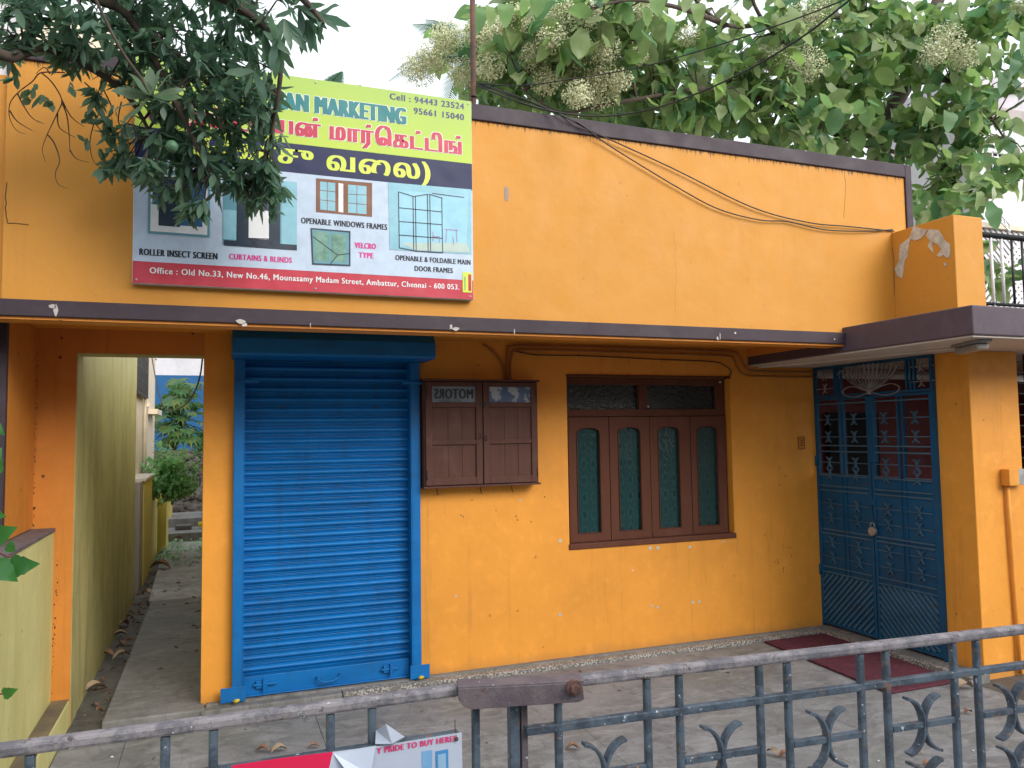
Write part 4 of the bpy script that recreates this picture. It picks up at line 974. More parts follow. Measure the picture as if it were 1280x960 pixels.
for x, y in KK([(70,360),(145,415),(125,450),(195,450),(235,480),(320,395),(60,350),(470,800),(520,790),(560,740),(620,780),(470,690),(510,700),(400,645),(410,520),(430,500),(395,545),(520,500),(490,590),(500,560),(560,790),(640,800)]):
    for _ in range(3):
        c = at(x+rl.uniform(-3,3), y+rl.uniform(-3,3), 'Y', -1.4); d = (rdir(rl)+V(0,0,-.7)).normalized()
        o = bpy.data.objects.new('leaf', sm); COL.objects.link(o); o.parent = lt; o.matrix_basis = Matrix.Translation(-off) @ leafM(c, d, rl.uniform(.7,1.3), rl.uniform(-1,1))

# ---------------------------------------------------------------- RIGHT TREE (broad leaves and cream blossom) behind the roof
rr = random.Random(5)
tt = thing('broadleaf_tree', 'tall tree with broad green leaves and cream blossom behind the roof', 'tree', (8.2,5.0,-.1))
tk = MB(); T0 = V(8.2,5.0,-.1); T1 = at(1100,185,'Y',4.6); T2 = at(1130,110,'Y',4.5); T3 = at(1160,30,'Y',4.4); T4 = at(1200,-60,'Y',4.3)
tk.tube(curve_pts([T0, V(T1.x+.1,4.8,2.0), T1, T2, T3, T4], 4), [.22-.007*i for i in range(21)], 10)
part(tk, 'trunk', m_bark, tt)
br = MB(); ab = []
for P, r0 in (([T1, at(1040,165,'Y',4.2), at(990,140,'Y',3.8), at(940,120,'Y',3.4), at(880,110,'Y',3.0)], .07),
          ([T2, at(1060,110,'Y',4.0), at(1000,70,'Y',3.6), at(950,20,'Y',3.2), at(930,-40,'Y',3.0)], .06),
          ([T3, at(1060,20,'Y',3.6), at(960,30,'Y',3.0), at(905,30,'Y',2.6), at(860,-10,'Y',2.4)], .055),
          ([at(905,30,'Y',2.6), at(850,10,'Y',2.4), at(790,0,'Y',2.4), at(740,10,'Y',2.4)], .035),
          ([at(880,110,'Y',3.0), at(820,120,'Y',3.2), at(760,130,'Y',3.4), at(700,140,'Y',3.6), at(650,110,'Y',3.8)], .035),
          ([T2, at(1180,100,'Y',3.6), at(1225,130,'Y',3.0), at(1260,180,'Y',2.6)], .045),
          ([T3, at(1220,30,'Y',3.4), at(1280,50,'Y',3.0)], .045),
          ([T1, at(1150,200,'Y',3.8), at(1190,220,'Y',3.2), at(1225,250,'Y',2.8)], .04)):
    Q = curve_pts(P, 5); n = len(Q); br.tube(Q, [r0*(1-.75*i/(n-1)) for i in range(n)], 7); ab += Q
place = []; tw = MB(); blooms = []
cl = []
def clr(px, py, y, rpx, rpy, n): 
    c = at(px, py, 'Y', y); s = (c-CAM).dot(fw)/FPX; cl.append((c, rpx*s, 1.0, rpy*s, n))
for a in [(600,60,5.0,55,50,26),(640,90,4.6,55,45,30),(650,20,4.5,60,30,20),(700,110,4.2,60,35,34),(760,125,4.0,60,30,34),(720,30,4.2,70,45,20),(800,60,3.8,60,50,26),(850,140,3.6,60,28,34),(830,95,3.6,45,40,22),
          (900,125,3.6,55,40,34),(935,70,3.4,50,50,28),(880,20,3.0,45,25,14),(960,140,3.6,60,40,42),(1000,60,3.6,60,55,44),(1010,160,3.4,50,22,26),(1060,110,3.8,60,60,56),(1060,30,3.8,60,40,38),
          (1110,170,3.6,60,30,40),(1130,70,3.6,60,55,52),(1180,150,3.2,50,55,48),(1180,30,3.4,60,40,36),(1225,80,3.0,50,55,34),(1190,225,3.0,32,35,26),(1240,20,3.0,45,35,24),(1235,200,2.8,25,45,14),(1160,250,2.6,18,28,10),(1265,130,2.8,25,30,8),
          (700,60,3.4,90,50,46),(770,30,3.1,60,40,26),(640,110,5.4,70,30,34),(820,140,5.2,90,22,50),(760,150,5.2,60,18,30),(880,60,4.6,30,40,10),(1030,-40,3.6,200,50,60),(800,-50,3.6,160,40,30),(1240,250,1.6,25,22,6),(1245,330,2.6,30,40,16)]: clr(*a)
for c, rx, ry, rz, n in cl:
    for _ in range(int(n*1.36)):
        v = rdir(rr)*rr.random()**.4; p = c+V(v.x*rx, v.y*ry, v.z*rz)
        if p.z < 3.0 and p.y < 1.5 and p.x < 4.9: p.z = 3.3
        near = min(ab[::2], key=lambda q: (q-p).length)
        if rr.random() < .35 and (p-near).length < .9: tw.tube([near, (near+p)/2+V(0,0,.1), p], [.014,.009,.005], 4, cap=False)
        for i in range(rr.randint(2,4)):
            d = (rdir(rr)+V(0,0,-.45)).normalized()
            place.append((leafM(p+rdir(rr)*.08, d, rr.uniform(.6,1.25), rr.uniform(-1.0,1.0)), rr.randint(0,2)))
lmR = [leaf_mesh('leaf', .27, .090, m_leafR, 'oval', .18, .25, 5), leaf_mesh('leaf', .24, .088, m_leafR, 'heart', .3, .4, 5), leaf_mesh('leaf', .30, .10, m_leafR, 'oval', .4, .15, 5)]
part(br, 'branch', m_bark, tt); part(tw, 'twigs', m_bark, tt, stuff=True)
scatter_leaves(tt, lmR, place, m_leafR)
# large leaves that hang close, at the top of the picture
bigR = leaf_mesh('leaf', .34, .14, m_leafR, 'heart', .2, .3, 6); off = world_loc(tt)
for px, py, y in ((612,8,1.6),(630,5,1.6),(655,-6,1.6),(598,10,1.7),(675,-5,1.6),(820,-10,1.4),(835,25,1.4),(858,-8,1.4),(805,10,1.5),(870,5,1.3),(1245,60,1.2),(1268,75,1.2),(1225,55,1.3),(1275,40,1.2),(1252,90,1.3),(1222,240,.9),(1238,262,.9),(1160,135,1.4),(1185,140,1.5),(1200,-5,1.3),(990,10,1.5)):
    d = (V(rr.uniform(-.3,.3), rr.uniform(-.3,.1), -1)).normalized()
    o = bpy.data.objects.new('leaf', bigR); COL.objects.link(o); o.parent = tt; o.matrix_basis = Matrix.Translation(-off) @ leafM(at(px, py, 'Y', y), d, rr.uniform(.55,.85), rr.uniform(-.5,.5), V(0,-1,.2))
# blossom sprays: many tiny petals on fine stalks
def spray(c, r, name='blossom'):
    b = MB(); r *= 1.32
    for _ in range(int(1300*(r/.3)**2)+120):
        v = rdir(rr)*(rr.random()**.4)*r; p = c+V(v.x, v.y, v.z*.85); s = rr.uniform(.009,.018); u_ = rdir(rr); w_ = u_.orthogonal().normalized()
        b.add([p+u_*s, p+w_*s, p-u_*s, p-w_*s], [(0,1,2,3)])
    for _ in range(22):
        v = rdir(rr)*r*.9; b.tube([c-V(0,0,r*.6), c+v*.5, c+v], .003, 3, cap=False)
    return part(b, name, m_bloom, tt)
for px, py, y, r in ((735,38,3.4,.28),(700,55,3.6,.26),(765,22,3.2,.24),(662,32,3.8,.24),(620,48,4.0,.24),(740,85,3.3,.24),(712,78,3.5,.22),(785,48,3.2,.16),(748,112,3.3,.22),(798,70,3.0,.10),(640,60,4.1,.2),(600,40,4.2,.18),(560,45,4.6,.2),(545,70,4.8,.2),(525,85,5.0,.22),(740,5,3.2,.22),
                     (1008,82,3.0,.22),(962,76,3.0,.20),(1010,20,2.9,.24),(1180,52,2.5,.22),(1205,70,2.5,.2),(1275,6,2.3,.14),(690,20,3.7,.22),(770,75,3.4,.18),(580,90,4.6,.18),(700,20,3.0,.18),(755,58,2.9,.16),(668,72,3.4,.16),(612,82,3.7,.17),(722,118,3.0,.15),(682,102,3.4,.15),(800,14,2.8,.15),(860,45,2.9,.12),(690,48,2.9,.15),(640,25,3.2,.17),(735,22,2.8,.14),(775,100,3.0,.13),(1165,70,2.5,.15)):
    spray(at(px, py, 'Y', y), r)
spray_seed = leaf_mesh('seed_pod', .2, .04, leafmat('pale_pod', (.3,.36,.2),(.35,.4,.25),(.3,.34,.2)), 'lance', 0, .1)
o = link('seed_pod', spray_seed, tt); o.matrix_basis = Matrix.Translation(-off) @ leafM(at(1243,232,'Y',.8), V(-.1,0,-1), .9, 0, V(0,-1,0))

# ---------------------------------------------------------------- PALM
def palm(name, label, crown, base, n, L, seed, droop=.6):
    rp = random.Random(seed); t = thing(name, label, 'palm tree', base)
    part(MB().tube([Vector(base), (Vector(base)+crown)/2+V(.1,0,0), crown], [.16,.12,.09], 9), 'trunk', m_bark, t)
    for i in range(n):
        a = 2*math.pi*i/n+rp.uniform(-.2,.2); el = rp.uniform(.1,1.1); b = MB()
        h = V(math.cos(a), math.sin(a), 0); P = []
        for k in range(11):
            s = k/10; P.append(crown + h*(L*s*math.cos(el*(1-.3*s))) + V(0,0,L*(s*math.sin(el)-droop*s*s)))
        b.tube(P, [.02*(1-.8*k/10) for k in range(11)], 4, cap=False)
        for k in range(1, 40):
            s = k/40; q = s*10; i0 = int(q); p = P[i0].lerp(P[min(10,i0+1)], q-i0); dd = (P[min(10,i0+1)]-P[i0]).normalized()
            for sd_ in (-1, 1):
                sv = dd.cross(V(0,0,1)).normalized()*sd_; ll = L*.28*math.sin(math.pi*(s*.85+.12))
                e = p + (sv+dd*.55+V(0,0,-.35)).normalized()*ll; wv = dd*.018
                b.add([p-wv, p+wv, (p+e)/2+wv*.8, e, (p+e)/2-wv*.8], [(0,1,2,4),(4,2,3)])
        part(b, 'frond', m_leafP, t)
c = at(585,75,'Y',12.0); palm('coconut_palm', 'coconut palm crown showing above the signboard right of the open sky', c, (c.x+.2, 12.2, -.1), 15, 1.9, 3)
c = at(400,135,'Y',11.0); palm('coconut_palm', 'distant palm mostly hidden behind the signboard top', c, (c.x, 11, -.1), 11, 1.1, 9, .4)

# ---------------------------------------------------------------- PASSAGE PLANTS
bs = thing('leafy_shrub', 'bright green rounded shrub hanging over the yellow compound wall', 'shrub', (-.75,6.4,.2))
part(MB().tube([V(-.96,6.6,-.05),V(-.95,6.5,.7),V(-.72,6.3,1.1)], .025, 6), 'stem', m_bark, bs)
pl = []; lmB = [leaf_mesh('leaf', .06, .022, m_leafB, 'oval')]
cc = at(209,592,'Y',6.2)
for _ in range(2600):
    v = rdir(rr); v = v*(.45+.45*rr.random()+.85*mnoise.noise(v*2.3)); p = cc+V(v.x*.37, v.y*.38, v.z*.36); 
    if rr.random() < .3: p = cc+V(.1+v.x*.22, v.y*.3, -.2+v.z*.16)
    pl.append((leafM(p, rdir(rr)+V(0,0,-.2), rr.uniform(.6,1.2)), 0))
scatter_leaves(bs, lmB, pl, m_leafB, single=0)
pp = thing('papaya_tree', 'papaya tree with jagged leaves and a leaning trunk before the blue wall', 'tree', (-.75,10.5,.5))
tp = at(226,528,'Y',10.5)
part(MB().tube([at(215,562,'Y',10.5), at(219,548,'Y',10.5), tp], [.08,.07,.06], 8), 'trunk', m_bark, pp)
def papleaf(c, d, s):
    b = MB(); d = d.normalized(); x = d.cross(V(0,0,1)).normalized(); n = x.cross(d)
    for k in range(-4, 5):
        a = k*.42; v = d*math.cos(a)+x*math.sin(a); w_ = v.cross(n).normalized(); L = s*(1-.06*abs(k))
        pts = [c, c+v*L*.35+w_*L*.07, c+v*L*.55+w_*L*.16-n*L*.05, c+v*L*.65+w_*L*.05, c+v*L-n*L*.2, c+v*L*.65-w_*L*.05, c+v*L*.55-w_*L*.16-n*L*.05, c+v*L*.35-w_*L*.07]
        b.add(pts, [(0,1,7),(1,2,3),(1,3,5,7),(3,4,5),(5,6,7)])
    return b
for i in range(64):
    a = rr.uniform(0, 2*math.pi); h = V(math.cos(a), math.sin(a)*.7, 0); q = tp + h*rr.uniform(.1,.62)+V(0,0,rr.uniform(-.45,.85))
    b = papleaf(q, h+V(0,0,-.5), rr.uniform(.22,.36)); b.tube([tp, (tp+q)/2+V(0,0,.05), q], .008, 4, cap=False); part(b, 'leaf', m_leafY, pp)
wd = thing('weed_clump', 'low green weeds growing in the path crack far down the passage', 'weeds', (-.72,6.6,0)); wd['kind'] = 'stuff'
pl = []
for _ in range(260): pl.append((leafM(V(rr.uniform(-.75,-.45)+ (0 if rr.random()<.6 else rr.uniform(0,.5)), rr.uniform(5.6,8.0), rr.uniform(0,.05)), rdir(rr)+V(0,0,.9), rr.uniform(.4,1)), 0))
scatter_leaves(wd, lmB, pl, m_leafB, single=0)
wc = [c_ for c_ in wd.children][0]; del wd['kind']
b = MB(); pl = []
fs = thing('garden_bush', 'small pale green bush right of the papaya trunk on the rubble', 'shrub', (-.3,10.6,.9))
part(MB().cyl((-.3,10.6,.7),(-.3,10.6,1.2), .015, 5), 'stem', m_bark, fs)
for _ in range(260):
    v = rdir(rr)*rr.random()**.5; pl.append((leafM(at(250,553,'Y',10.6)+V(v.x*.22,v.y*.2,v.z*.3), rdir(rr), rr.uniform(.8,1.6)), 0))
scatter_leaves(fs, lmB, pl, m_leafB, single=0)

# ---------------------------------------------------------------- VINE at the left edge
vn = thing('climbing_vine', 'vine with glossy heart-shaped leaves reaching in at the left edge', 'vine', (-1.0,-2.6,.9))
lv = leaf_mesh('leaf', .085, .033, m_vine, 'heart', .15, .25, 7); off = world_loc(vn); VY = -2.75
part(MB().tube(curve_pts([at(-60,700,'Y',VY), at(-10,690,'Y',VY), at(12,697,'Y',VY), at(20,692,'Y',VY)], 5), .0025, 5), 'stem', m_twig, vn)
part(MB().tube(curve_pts([at(-60,560,'Y',VY), at(-20,600,'Y',VY), at(-12,660,'Y',VY), at(-60,700,'Y',VY)], 5), .003, 5), 'stem', m_twig, vn)
for px, py, dx, dy, s in ((14,708,1,-.12,1.0),(-6,705,.9,.55,1.0),(12,690,.3,-.9,.45),(-8,672,.7,-.3,.95),(-8,590,.3,-1,.9),(-6,532,.5,.4,.5),(-12,620,.5,.9,.6),(4,868,.9,-.35,.55),(-12,640,.8,.2,.6)):
    d = (rt*dx-up*dy-fw*.25).normalized()
    o = bpy.data.objects.new('leaf', lv); COL.objects.link(o); o.parent = vn; o.matrix_basis = Matrix.Translation(-off) @ leafM(at(px, py, 'Y', VY), d, s*.85, rl.uniform(-.5,.5), -fw)
part(MB().tube(curve_pts([at(-60,900,'Y',VY), at(-15,872,'Y',VY), at(5,867,'Y',VY)], 5), .002, 5), 'stem', m_twig, vn)

# =================================================================== RIGHT BACKGROUND BUILDINGS
wb = thing('white_lattice_house', 'white house with a pierced lattice parapet behind the terrace railing', 'building', (11,4,0))
ax = at(1215,300,'Y',4.0).x
part(MB().box(ax+.2, ax+5, 4.0, 7.5, 0, at(1260,150,'Y',4.0).z), 'wall', m_white, wb)
lz0, lz1 = at(1260,385,'Y',3.9).z, at(1260,288,'Y',3.9).z
part(MB().box(ax-.3, ax+4, 3.95, 3.99, lz0-.3, lz1), 'lattice_shadow_gap', m_dark, wb)
lb = MB(); x = ax-.3
while x < ax+3.2:
    for s in (1, -1):
        h = lz1-lz0+.2; x0 = x if s == 1 else x+h; lb.bar(V(x0, 3.93-.004*s, lz0-.1), V(x0+s*h, 3.93-.004*s, lz1+.0), .055, .03, side=(0,1,0) if False else None)
    x += .13
part(lb, 'lattice', m_white, wb)
part(MB().box(ax-.3, ax+4, 3.86, 3.94, lz1, lz1+.08), 'lattice_rail', m_cream, wb)
lad = MB(); p0, p1 = at(1226,245,'Y',3.7), at(1262,285,'Y',3.7)
for s in (-.06, .06): lad.bar(p0+V(0,0,s), p1+V(0,0,s), .02, .02)
for i in range(7): q = p0.lerp(p1, i/6); lad.bar(q+V(0,0,-.06), q+V(0,0,.06), .02, .02)
part(lad, 'stair_rail', whitep, wb)
wg = MB(); q0, q1 = at(1240,190,'Y',3.96), at(1268,220,'Y',3.96)
part(MB().box(q0.x, q1.x, 3.985, 3.995, q1.z, q0.z), 'window', m_dark, wb)
for i in range(5): xx = q0.x+(q1.x-q0.x)*i/4; wg.box(xx-.01, xx+.01, 3.95, 3.97, q1.z, q0.z); zz = q1.z+(q0.z-q1.z)*i/4; wg.box(q0.x, q1.x, 3.93, 3.95, zz-.01, zz+.01)
part(wg, 'window_grille', whitep, wb)
ub = thing('pale_upper_block', 'pale lilac upper storey with brown arches at the upper right edge', 'building', (14,8,0))
a0 = at(1205,88,'Y',8.0)
part(MB().box(a0.x, a0.x+6, 8.0, 11, 0, a0.z), 'wall', simple('pale_lilac_paint', (.55,.52,.56), (.45,.42,.46), 2, .8), ub)
m_redb = simple('red_brown_paint', (.26,.10,.08), (.2,.08,.06), 3, .7)
for px0, px1, py in ((1232,1300,118),(1225,1300,166)):
    P = curve_pts([at(px0,py+6,'Y',7.9), at((px0+px1)/2,py-6,'Y',7.9), at(px1,py-2,'Y',7.9)], 5); part(MB().tube(P, .05, 6), 'arch_trim', m_redb, ub)
part(MB().box(a0.x+.1, a0.x+6, 7.85, 8.0, at(1260,205,'Y',8).z, at(1260,140,'Y',8).z), 'shaded_bay', simple('greige_paint', (.4,.35,.33), None, 2, .8), ub)

# =================================================================== STREET GATE in the foreground
RZ = 1.0
def gp(px, py): return at(px, py, 'Z', RZ)
LA, LB = gp(-60, 946), gp(572, 862); RA, RB = gp(656, 858), gp(1340, 779.5)
gL = thing('street_gate', 'left leaf of the weathered slate-blue street gate carrying a torn banner', 'gate', (LB.x, LB.y, -.1), 'leaves of the street gate')
gR = thing('street_gate', 'right leaf of the weathered slate-blue street gate with crescent scrolls and latch', 'gate', (RA.x, RA.y, -.1), 'leaves of the street gate')
def on_line(A, B, px):            # the point of the line A-B that stands where this upright stands
    lo, hi = -.2, 1.3
    def X(t): v = A.lerp(B, t)-CAM; return 640+FPX*v.dot(rt)/v.dot(fw)
    for _ in range(40):
        m = (lo+hi)/2
        if X(m) < px: lo = m
        else: hi = m
    return A.lerp(B, lo)
def gate_leaf(t, A, B, uprights, motifs):
    d = (B-A).normalized(); n = V(-d.y, d.x, 0)
    part(MB().obox((A+B)/2, d, V(0,0,1), n, (B-A).length/2, .0125, .017), 'top_rail', m_rail, t, .007)
    part(MB().obox((A+B)/2+V(0,0,-.103), d, V(0,0,1), n, (B-A).length/2, .010, .010), 'rail', m_bar, t, .003)
    for z in (-.93,): part(MB().obox((A+B)/2+V(0,0,z), d, V(0,0,1), n, (B-A).length/2, .0125, .012), 'bottom_rail', m_bar, t, .003)
    me = {}
    for px in uprights:
        p = on_line(A, B, px); p.z = 0
        part(MB().obox(p+V(0,0,.535), d, V(0,0,1), n, .0095, .452, .0095), 'upright', m_bar, t, .0055)
    for a, b_ in motifs:
        p, q = on_line(A, B, a), on_line(A, B, b_); c = (p+q)/2; hw = (q-p).length/2-.0095
        for k in range(4):
            z = RZ-.227-.175*k; b = MB(); c2 = V(c.x, c.y, z)
            b.obox(c2, d, V(0,0,1), n, hw, .0085, .0085)
            crescent_pair(b, c2, d, V(0,0,1), n, .062, .026, .008, 13, 1.22, 84)
            part(b, 'crescent_scroll', m_bar, t, .0015)
    return d, n
dL, nL = gate_leaf(gL, LA, LB, (-38,38,207,267,413,465,594), ((-38,38),(267,413),(465,594),(38,207)))
dR, nR = gate_leaf(gR, RA, RB, (697,808,848,948,983,1074,1106,1190,1219,1300), ((697,808),(848,948),(983,1074),(1106,1190),(1219,1300)))
for px, w_, mt in ((641,.012,m_bar),(653,.008,m_latch)):
    p = on_line(gp(572,862), gp(800,840), px); p.z = 0
    part(MB().obox(p+V(0,0,.53), dR, V(0,0,1), nR, w_, .45, .014), 'meeting_stile', mt, gR, .002)
# bridge between leaf rail and latch, channel and bolt
c0, c1 = gp(572,866), gp(727,858); dd = (c1-c0).normalized(); nn = V(-dd.y, dd.x, 0); cm = (c0+c1)/2
poly = []
for px_ in (0,): pass
hl = (c1-c0).length
outl = [c0+V(0,0,.018), c1+V(0,0,.018)-dd*.004, c1+V(0,0,-.02), c1-dd*.012+V(0,0,-.026), c0+dd*.03+V(0,0,-.030), c0+dd*.012+V(0,0,-.022), c0+V(0,0,-.006)]
part(MB().prism([p-nn*.026 for p in outl], -nn, .004), 'latch_channel', m_latch, gR, .0015)
part(MB().obox(cm+V(0,0,.019), dd, V(0,0,1), nn, hl/2, .003, .028), 'channel_top', m_latch, gR, .001)
part(MB().obox(RA-dd*.07, dd, V(0,0,1), nn, .09, .011, .012), 'rail_end', m_rail, gR, .003)
bp = at(718,859,'Y',c1.y-.03); part(MB().cyl(bp+nn*.004, bp-nn*.006, .0185, 18), 'washer', m_bolt, gR, .001)
part(MB().cyl(bp-nn*.006, bp-nn*.018, .0115, 6), 'bolt_head', m_bolt, gR, .001)
# banner on the left leaf
def bn(px, py): 
    # point on the vertical plane of the left leaf, 2 cm nearer the street
    d = rt*((px-640)/FPX) + up*(-(py-480)/FPX) + fw; o = LA-nL*.022; t = (o-CAM).dot(nL)/d.dot(nL); return CAM+d*t
m_bwhite = simple('creased_white_vinyl', (.52,.58,.70), (.46,.52,.64), 6, .35, bump=.4, bscale=9); m_bred = simple('red_pink_vinyl', (.72,.02,.09), (.66,.02,.08), 6, .35, bump=.2, bscale=9)
bnr = thing('torn_banner', 'torn red and white advertising banner tied to the left street gate leaf', 'banner', bn(430,950))
bl = V(0,0,0)
def sheet(pts, mat, name, t=.0015, lift=0): return part(MB().prism([bn(x, y)-nL*lift for x, y in pts], nL, t), name, mat, bnr)
sheet([(290,957),(350,948),(416,940),(408,975),(400,1060),(280,1075)], m_bred, 'red_panel')
sheet([(416,940),(470,933),(520,925),(577,915.5),(579,1000),(580,1050),(400,1060),(408,975)], m_bwhite, 'white_panel', lift=.0004)
fb = MB(); a_, b2, c_, d_, e_ = bn(469,930), bn(471,915), bn(479,899), bn(506,921), bn(490,932); tipo = c_-nL*.03
fb.add([a_, b2+nL*.01, tipo, d_, e_, (a_+d_)/2-nL*.02], [(0,1,5),(1,2,5),(2,3,5),(3,4,5),(4,0,5)]); part(fb, 'torn_flap', m_bwhite, bnr)
fb = MB(); a_, b2, c_, d_ = bn(416,941), bn(470,932), bn(462,965), bn(430,958); fb.add([a_, b2, c_-nL*.012, d_-nL*.016], [(0,1,2),(0,2,3)]); part(fb, 'peeled_fold', m_bwhite, bnr)
def btext(s, xl, yl, xr, yr, h, mat, bold):
    a = bn(xl, yl)-nL*.0022; b_ = bn(xr, yr)-nL*.0022; u_ = (b_-a).normalized()
    put_text(s, mat, bnr, 0, (b_-a).length, 0, h, 0, bold, origin=None, u=u_, v=V(0,0,1)) if False else None
    me = text_mesh(s, mat, 0); xs = [p.co.x for p in me.vertices]; lo_, hi_ = min(xs), max(xs); off_ = world_loc(bnr); vs = []; fs = []
    for k_ in (-1, 0, 1):
        b0 = len(vs)
        for p in me.vertices: vs.append(a+u_*((p.co.x-lo_)/(hi_-lo_)*(b_-a).length+k_*bold*h)+V(0,0,1)*(p.co.y*h/.73)-nL*.00005*k_-off_)
        fs += [tuple(b0+i_ for i_ in f.vertices) for f in me.polygons]
    nm = bpy.data.meshes.new('lettering'); nm.from_pydata([tuple(q) for q in vs], [], fs); nm.materials.append(mat); link('lettering', nm, bnr)
btext('Y PRIDE TO BUY HERE!', 471, 942, 568, 926, .0135, flat('pink_ink', (.72,.05,.2), .4), .07)
def bquad(pts, mat, lift, name='printed_picture'): return part(MB().add([bn(x, y)-nL*lift for x, y in pts], [(0,1,2,3)]), name, mat, bnr)
bquad([(527,939),(540,937),(540,1000),(528,1002)], flat('light_blue_print', (.20,.42,.70)), .0015); bquad([(544,939),(560,936),(561,1000),(545,1002)], flat('mid_blue_print', (.07,.28,.58)), .0015)
bquad([(547,943),(557,941),(558,1000),(548,1002)], flat('pale_blue_ink', (.30,.50,.72)), .002)
btext('DOORS', 330, 1000, 395, 990, .022, whitep, .03) if False else None
ph = bn(570,923)-nL*.004; part(MB().ball(ph, .005, 8), 'tie_knot', m_rust, bnr)
part(MB().tube([ph, ph+V(0,0,.02)+nL*.01, ph+V(.004,0,.034)+nL*.026], .0012, 4), 'tie_wire', m_rust, bnr)

# =================================================================== ACROSS THE STREET (behind the viewer, mirrored in the glass)
fh = thing('facing_house', 'plain two-storey house across the street, seen only as a reflection', 'building', (2,-15,0))
part(MB().box(-14, 16, -16.5, -15, -.1, 5.6), 'wall', m_neigh, fh)
for x in (-9,-4,1,6,11):
    for z in (1.0, 3.6): part(MB().box(x, x+1.6, -14.99, -14.93, z, z+1.3), 'window', m_dark, fh)
ft = thing('street_tree', 'street tree across the road, seen only as a reflection in the panes', 'tree', (5,-12.5,-.1))
part(MB().tube([V(5,-12.5,-.1),V(5.1,-12.4,1.8),V(5.4,-12.2,3.6)], [.2,.16,.1], 8), 'trunk', m_bark, ft)
pl = []
for _ in range(1500):
    v = rdir(rr)*rr.random()**.4; pl.append((leafM(V(5.3+v.x*3.2, -12.3+v.y*2, 4.4+v.z*2), rdir(rr)+V(0,0,-.4), rr.uniform(1,1.8)), 0))
scatter_leaves(ft, [lmR[0]], pl, m_leafR, single=0, rest='crown')
# =================================================================== FALLEN LEAVES AND LITTER
def dry(px, py, z, L, mat, label, ry=0, curl=.6):
    c = at(px, py, 'Z', z); b = MB(); vs = []; fs = []; seg = 6; a = ry
    for i in range(seg+1):
        t = i/seg; wd = L*.30*math.sin(math.pi*(t*.94+.03))**.8; h = .22*L*math.sin(math.pi*t)+.008+rnd.uniform(-.02,.03)*L
        for s in (-1, -.5, 0, .5, 1): vs.append((s*wd*(1+rnd.uniform(-.2,.1)), (t-.5)*L, h+abs(s)*wd*curl+rnd.uniform(-.02,.02)*L))
    for i in range(seg):
        for k_ in range(4): q = i*5+k_; fs.append((q, q+1, q+6, q+5))
    Rz = Matrix.Rotation(a, 4, 'Z'); b.add([c+(Rz @ Vector(v)) for v in vs], fs, True)
    o = solo(b, 'fallen_leaf', mat, label, 'leaf', c, 'dry leaves lying on the cement')
    return o
Zf, Zp, Zg = -.028, .004, -.034
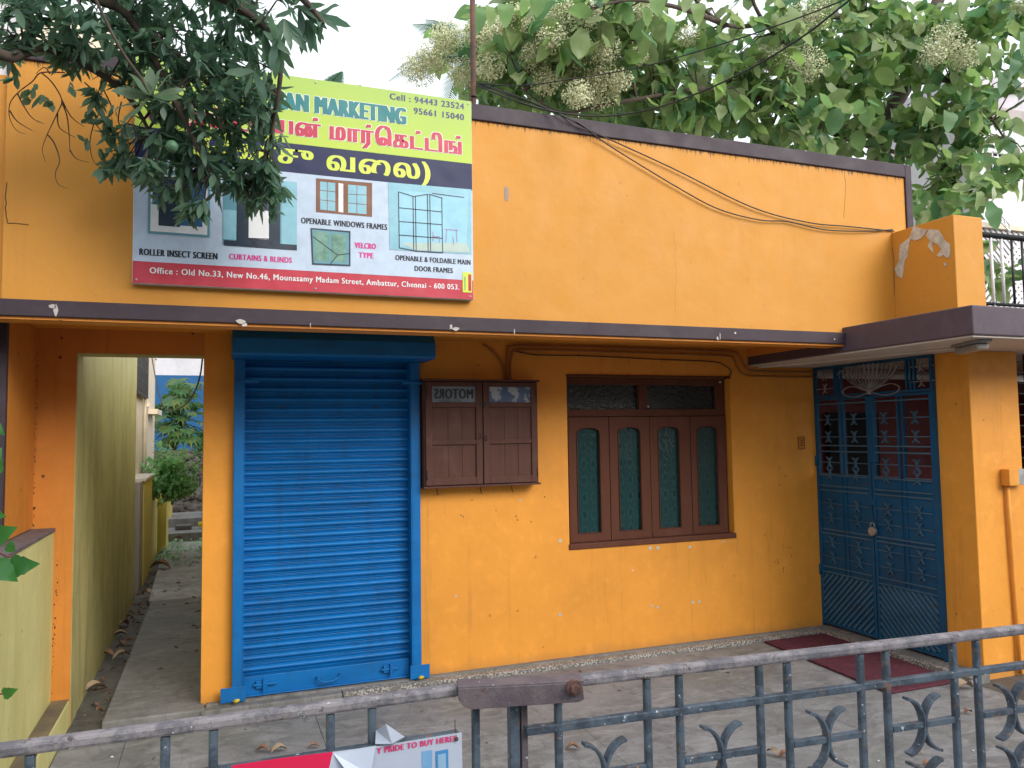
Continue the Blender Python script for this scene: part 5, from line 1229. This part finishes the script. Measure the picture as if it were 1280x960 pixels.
for px, py, z, L, mt, a, lb_ in ((118,866,Zg,.16,m_deadleaf2,2.0,'large tan dry leaf nearest the kerb in the passage gutter'),(133,822,Zg,.12,m_deadleaf,1.2,'dark crumpled leaf left of a grey one in the passage gutter'),
    (152,823,Zp,.13,m_deadleaf2,2.1,'greyish curled leaf on the path edge right of a dark one'),(153,806,Zg,.10,m_deadleaf,.4,'small brown leaf in the middle of the gutter leaves'),(150,797,Zg,.13,m_deadleaf2,1.6,'pale rimmed curled leaf just below the brown tuft leaf'),
    (152,785,Zg,.17,m_deadleaf,2.6,'upright dark brown curled leaf, top of the gutter row'),(130,850,Zg,.05,m_deadleaf,0,'tiny brown leaf just above the large tan leaf'),(119,884,Zg,.05,m_deadleaf,1,'tiny dark leaf near the path corner'),(184,744,Zp,.13,m_deadleaf2,1.0,'pale leaf against the end of the passage wall'),
    (200,711,Zp,.25,m_deadleaf,1.25,'very large dark brown leaf lying across the far path'),(174,722,Zg,.12,m_deadleaf,1.5,'dark leaf scrap at the yellow pier foot'),(176,759,Zp,.07,m_deadleaf,.6,'small dark leaf past the passage wall end'),
    (222,676,.13,.16,m_deadleaf,1.6,'brown leaf on the lower far step'),
    (328,941,Zf,.075,m_deadleaf,1.3,'brown dry leaf left of its tan twin beneath the shutter'),(349,941,Zf,.085,m_deadleaf2,1.8,'tan dry leaf right of the brown one beneath the shutter'),(392,936,Zf,.06,m_deadleaf,1.5,'dark dry leaf just above the banner edge'),
    (716,938,Zf,.075,m_deadleaf,1.2,'orange-brown leaf behind the gate near the latch'),(966,944,Zf,.07,m_deadleaf2,.2,'upright pale leaf between two gate bars'),(982,948,Zf,.075,m_deadleaf,1.4,'rust-coloured leaf by the paired gate bars'),
    (1146,942,Zf,.06,m_deadleaf2,.5,'cream leaf scrap below the middle crescent scroll'),(1160,959,Zf,.06,m_deadleaf,1.6,'brown leaf at the bottom edge under the crescents'),(1210,893,Zf,.06,m_deadleaf,1.6,'small red-brown leaf right of the rug behind the gate'),(1206,862,Zf,.12,m_deadleaf2,1.5,'pale flat leaf between the rug and the pillar foot'),(1275,952,Zf,.07,m_deadleaf,.9,'brown leaf at the lower right corner')):
    dry(px, py, z, L, mt, lb_, a)
for px, py in ((140,947),(812,917),(1124,955),(860,935)):
    pass
ptc = MB()
for px, py, r in ((140,946,.008),(813,917,.006),(1216,938,.006),(1098,951,.006),(246,795,.008),(735,848,.006),(520,940,.004),(880,880,.004),(300,900,.005)):
    ptc.ball(at(px, py, 'Z', Zf+.004), r, 6, .6, .3)
solo(ptc, 'litter_specks', whitep, 'tiny white crumbs scattered on the forecourt cement', 'litter', at(813,917,'Z',Zf), kind='stuff')
# small scraps of leaf litter gathered in the gutter and along the wall foot
lit = MB()
for _ in range(170):
    if rnd.random() < .62: p = V(rnd.uniform(-.765,-.61), rnd.uniform(-.1,5.5), -.033)
    elif rnd.random() < .5: p = V(rnd.uniform(-.6,-.1), rnd.uniform(.5,7.5), .006)
    else: p = V(rnd.uniform(-.4,4.4), rnd.uniform(-1.9,-.14), -.028)
    s_ = rnd.uniform(.006,.022) if p.y < .2 else rnd.uniform(.01,.035); a = rnd.uniform(0,6.3)
    u_ = V(math.cos(a),math.sin(a),0); w_ = V(-u_.y,u_.x,0)
    lit.add([p-u_*s_, p+w_*s_*.4+V(0,0,.25*s_), p+u_*s_, p-w_*s_*.35+V(0,0,.5*s_)], [(0,1,2,3)])
solo(lit, 'leaf_litter', m_deadleaf, 'crumbs of brown leaf litter scattered along the gutter and floor', 'litter', (-.7,2,-.03), kind='stuff')
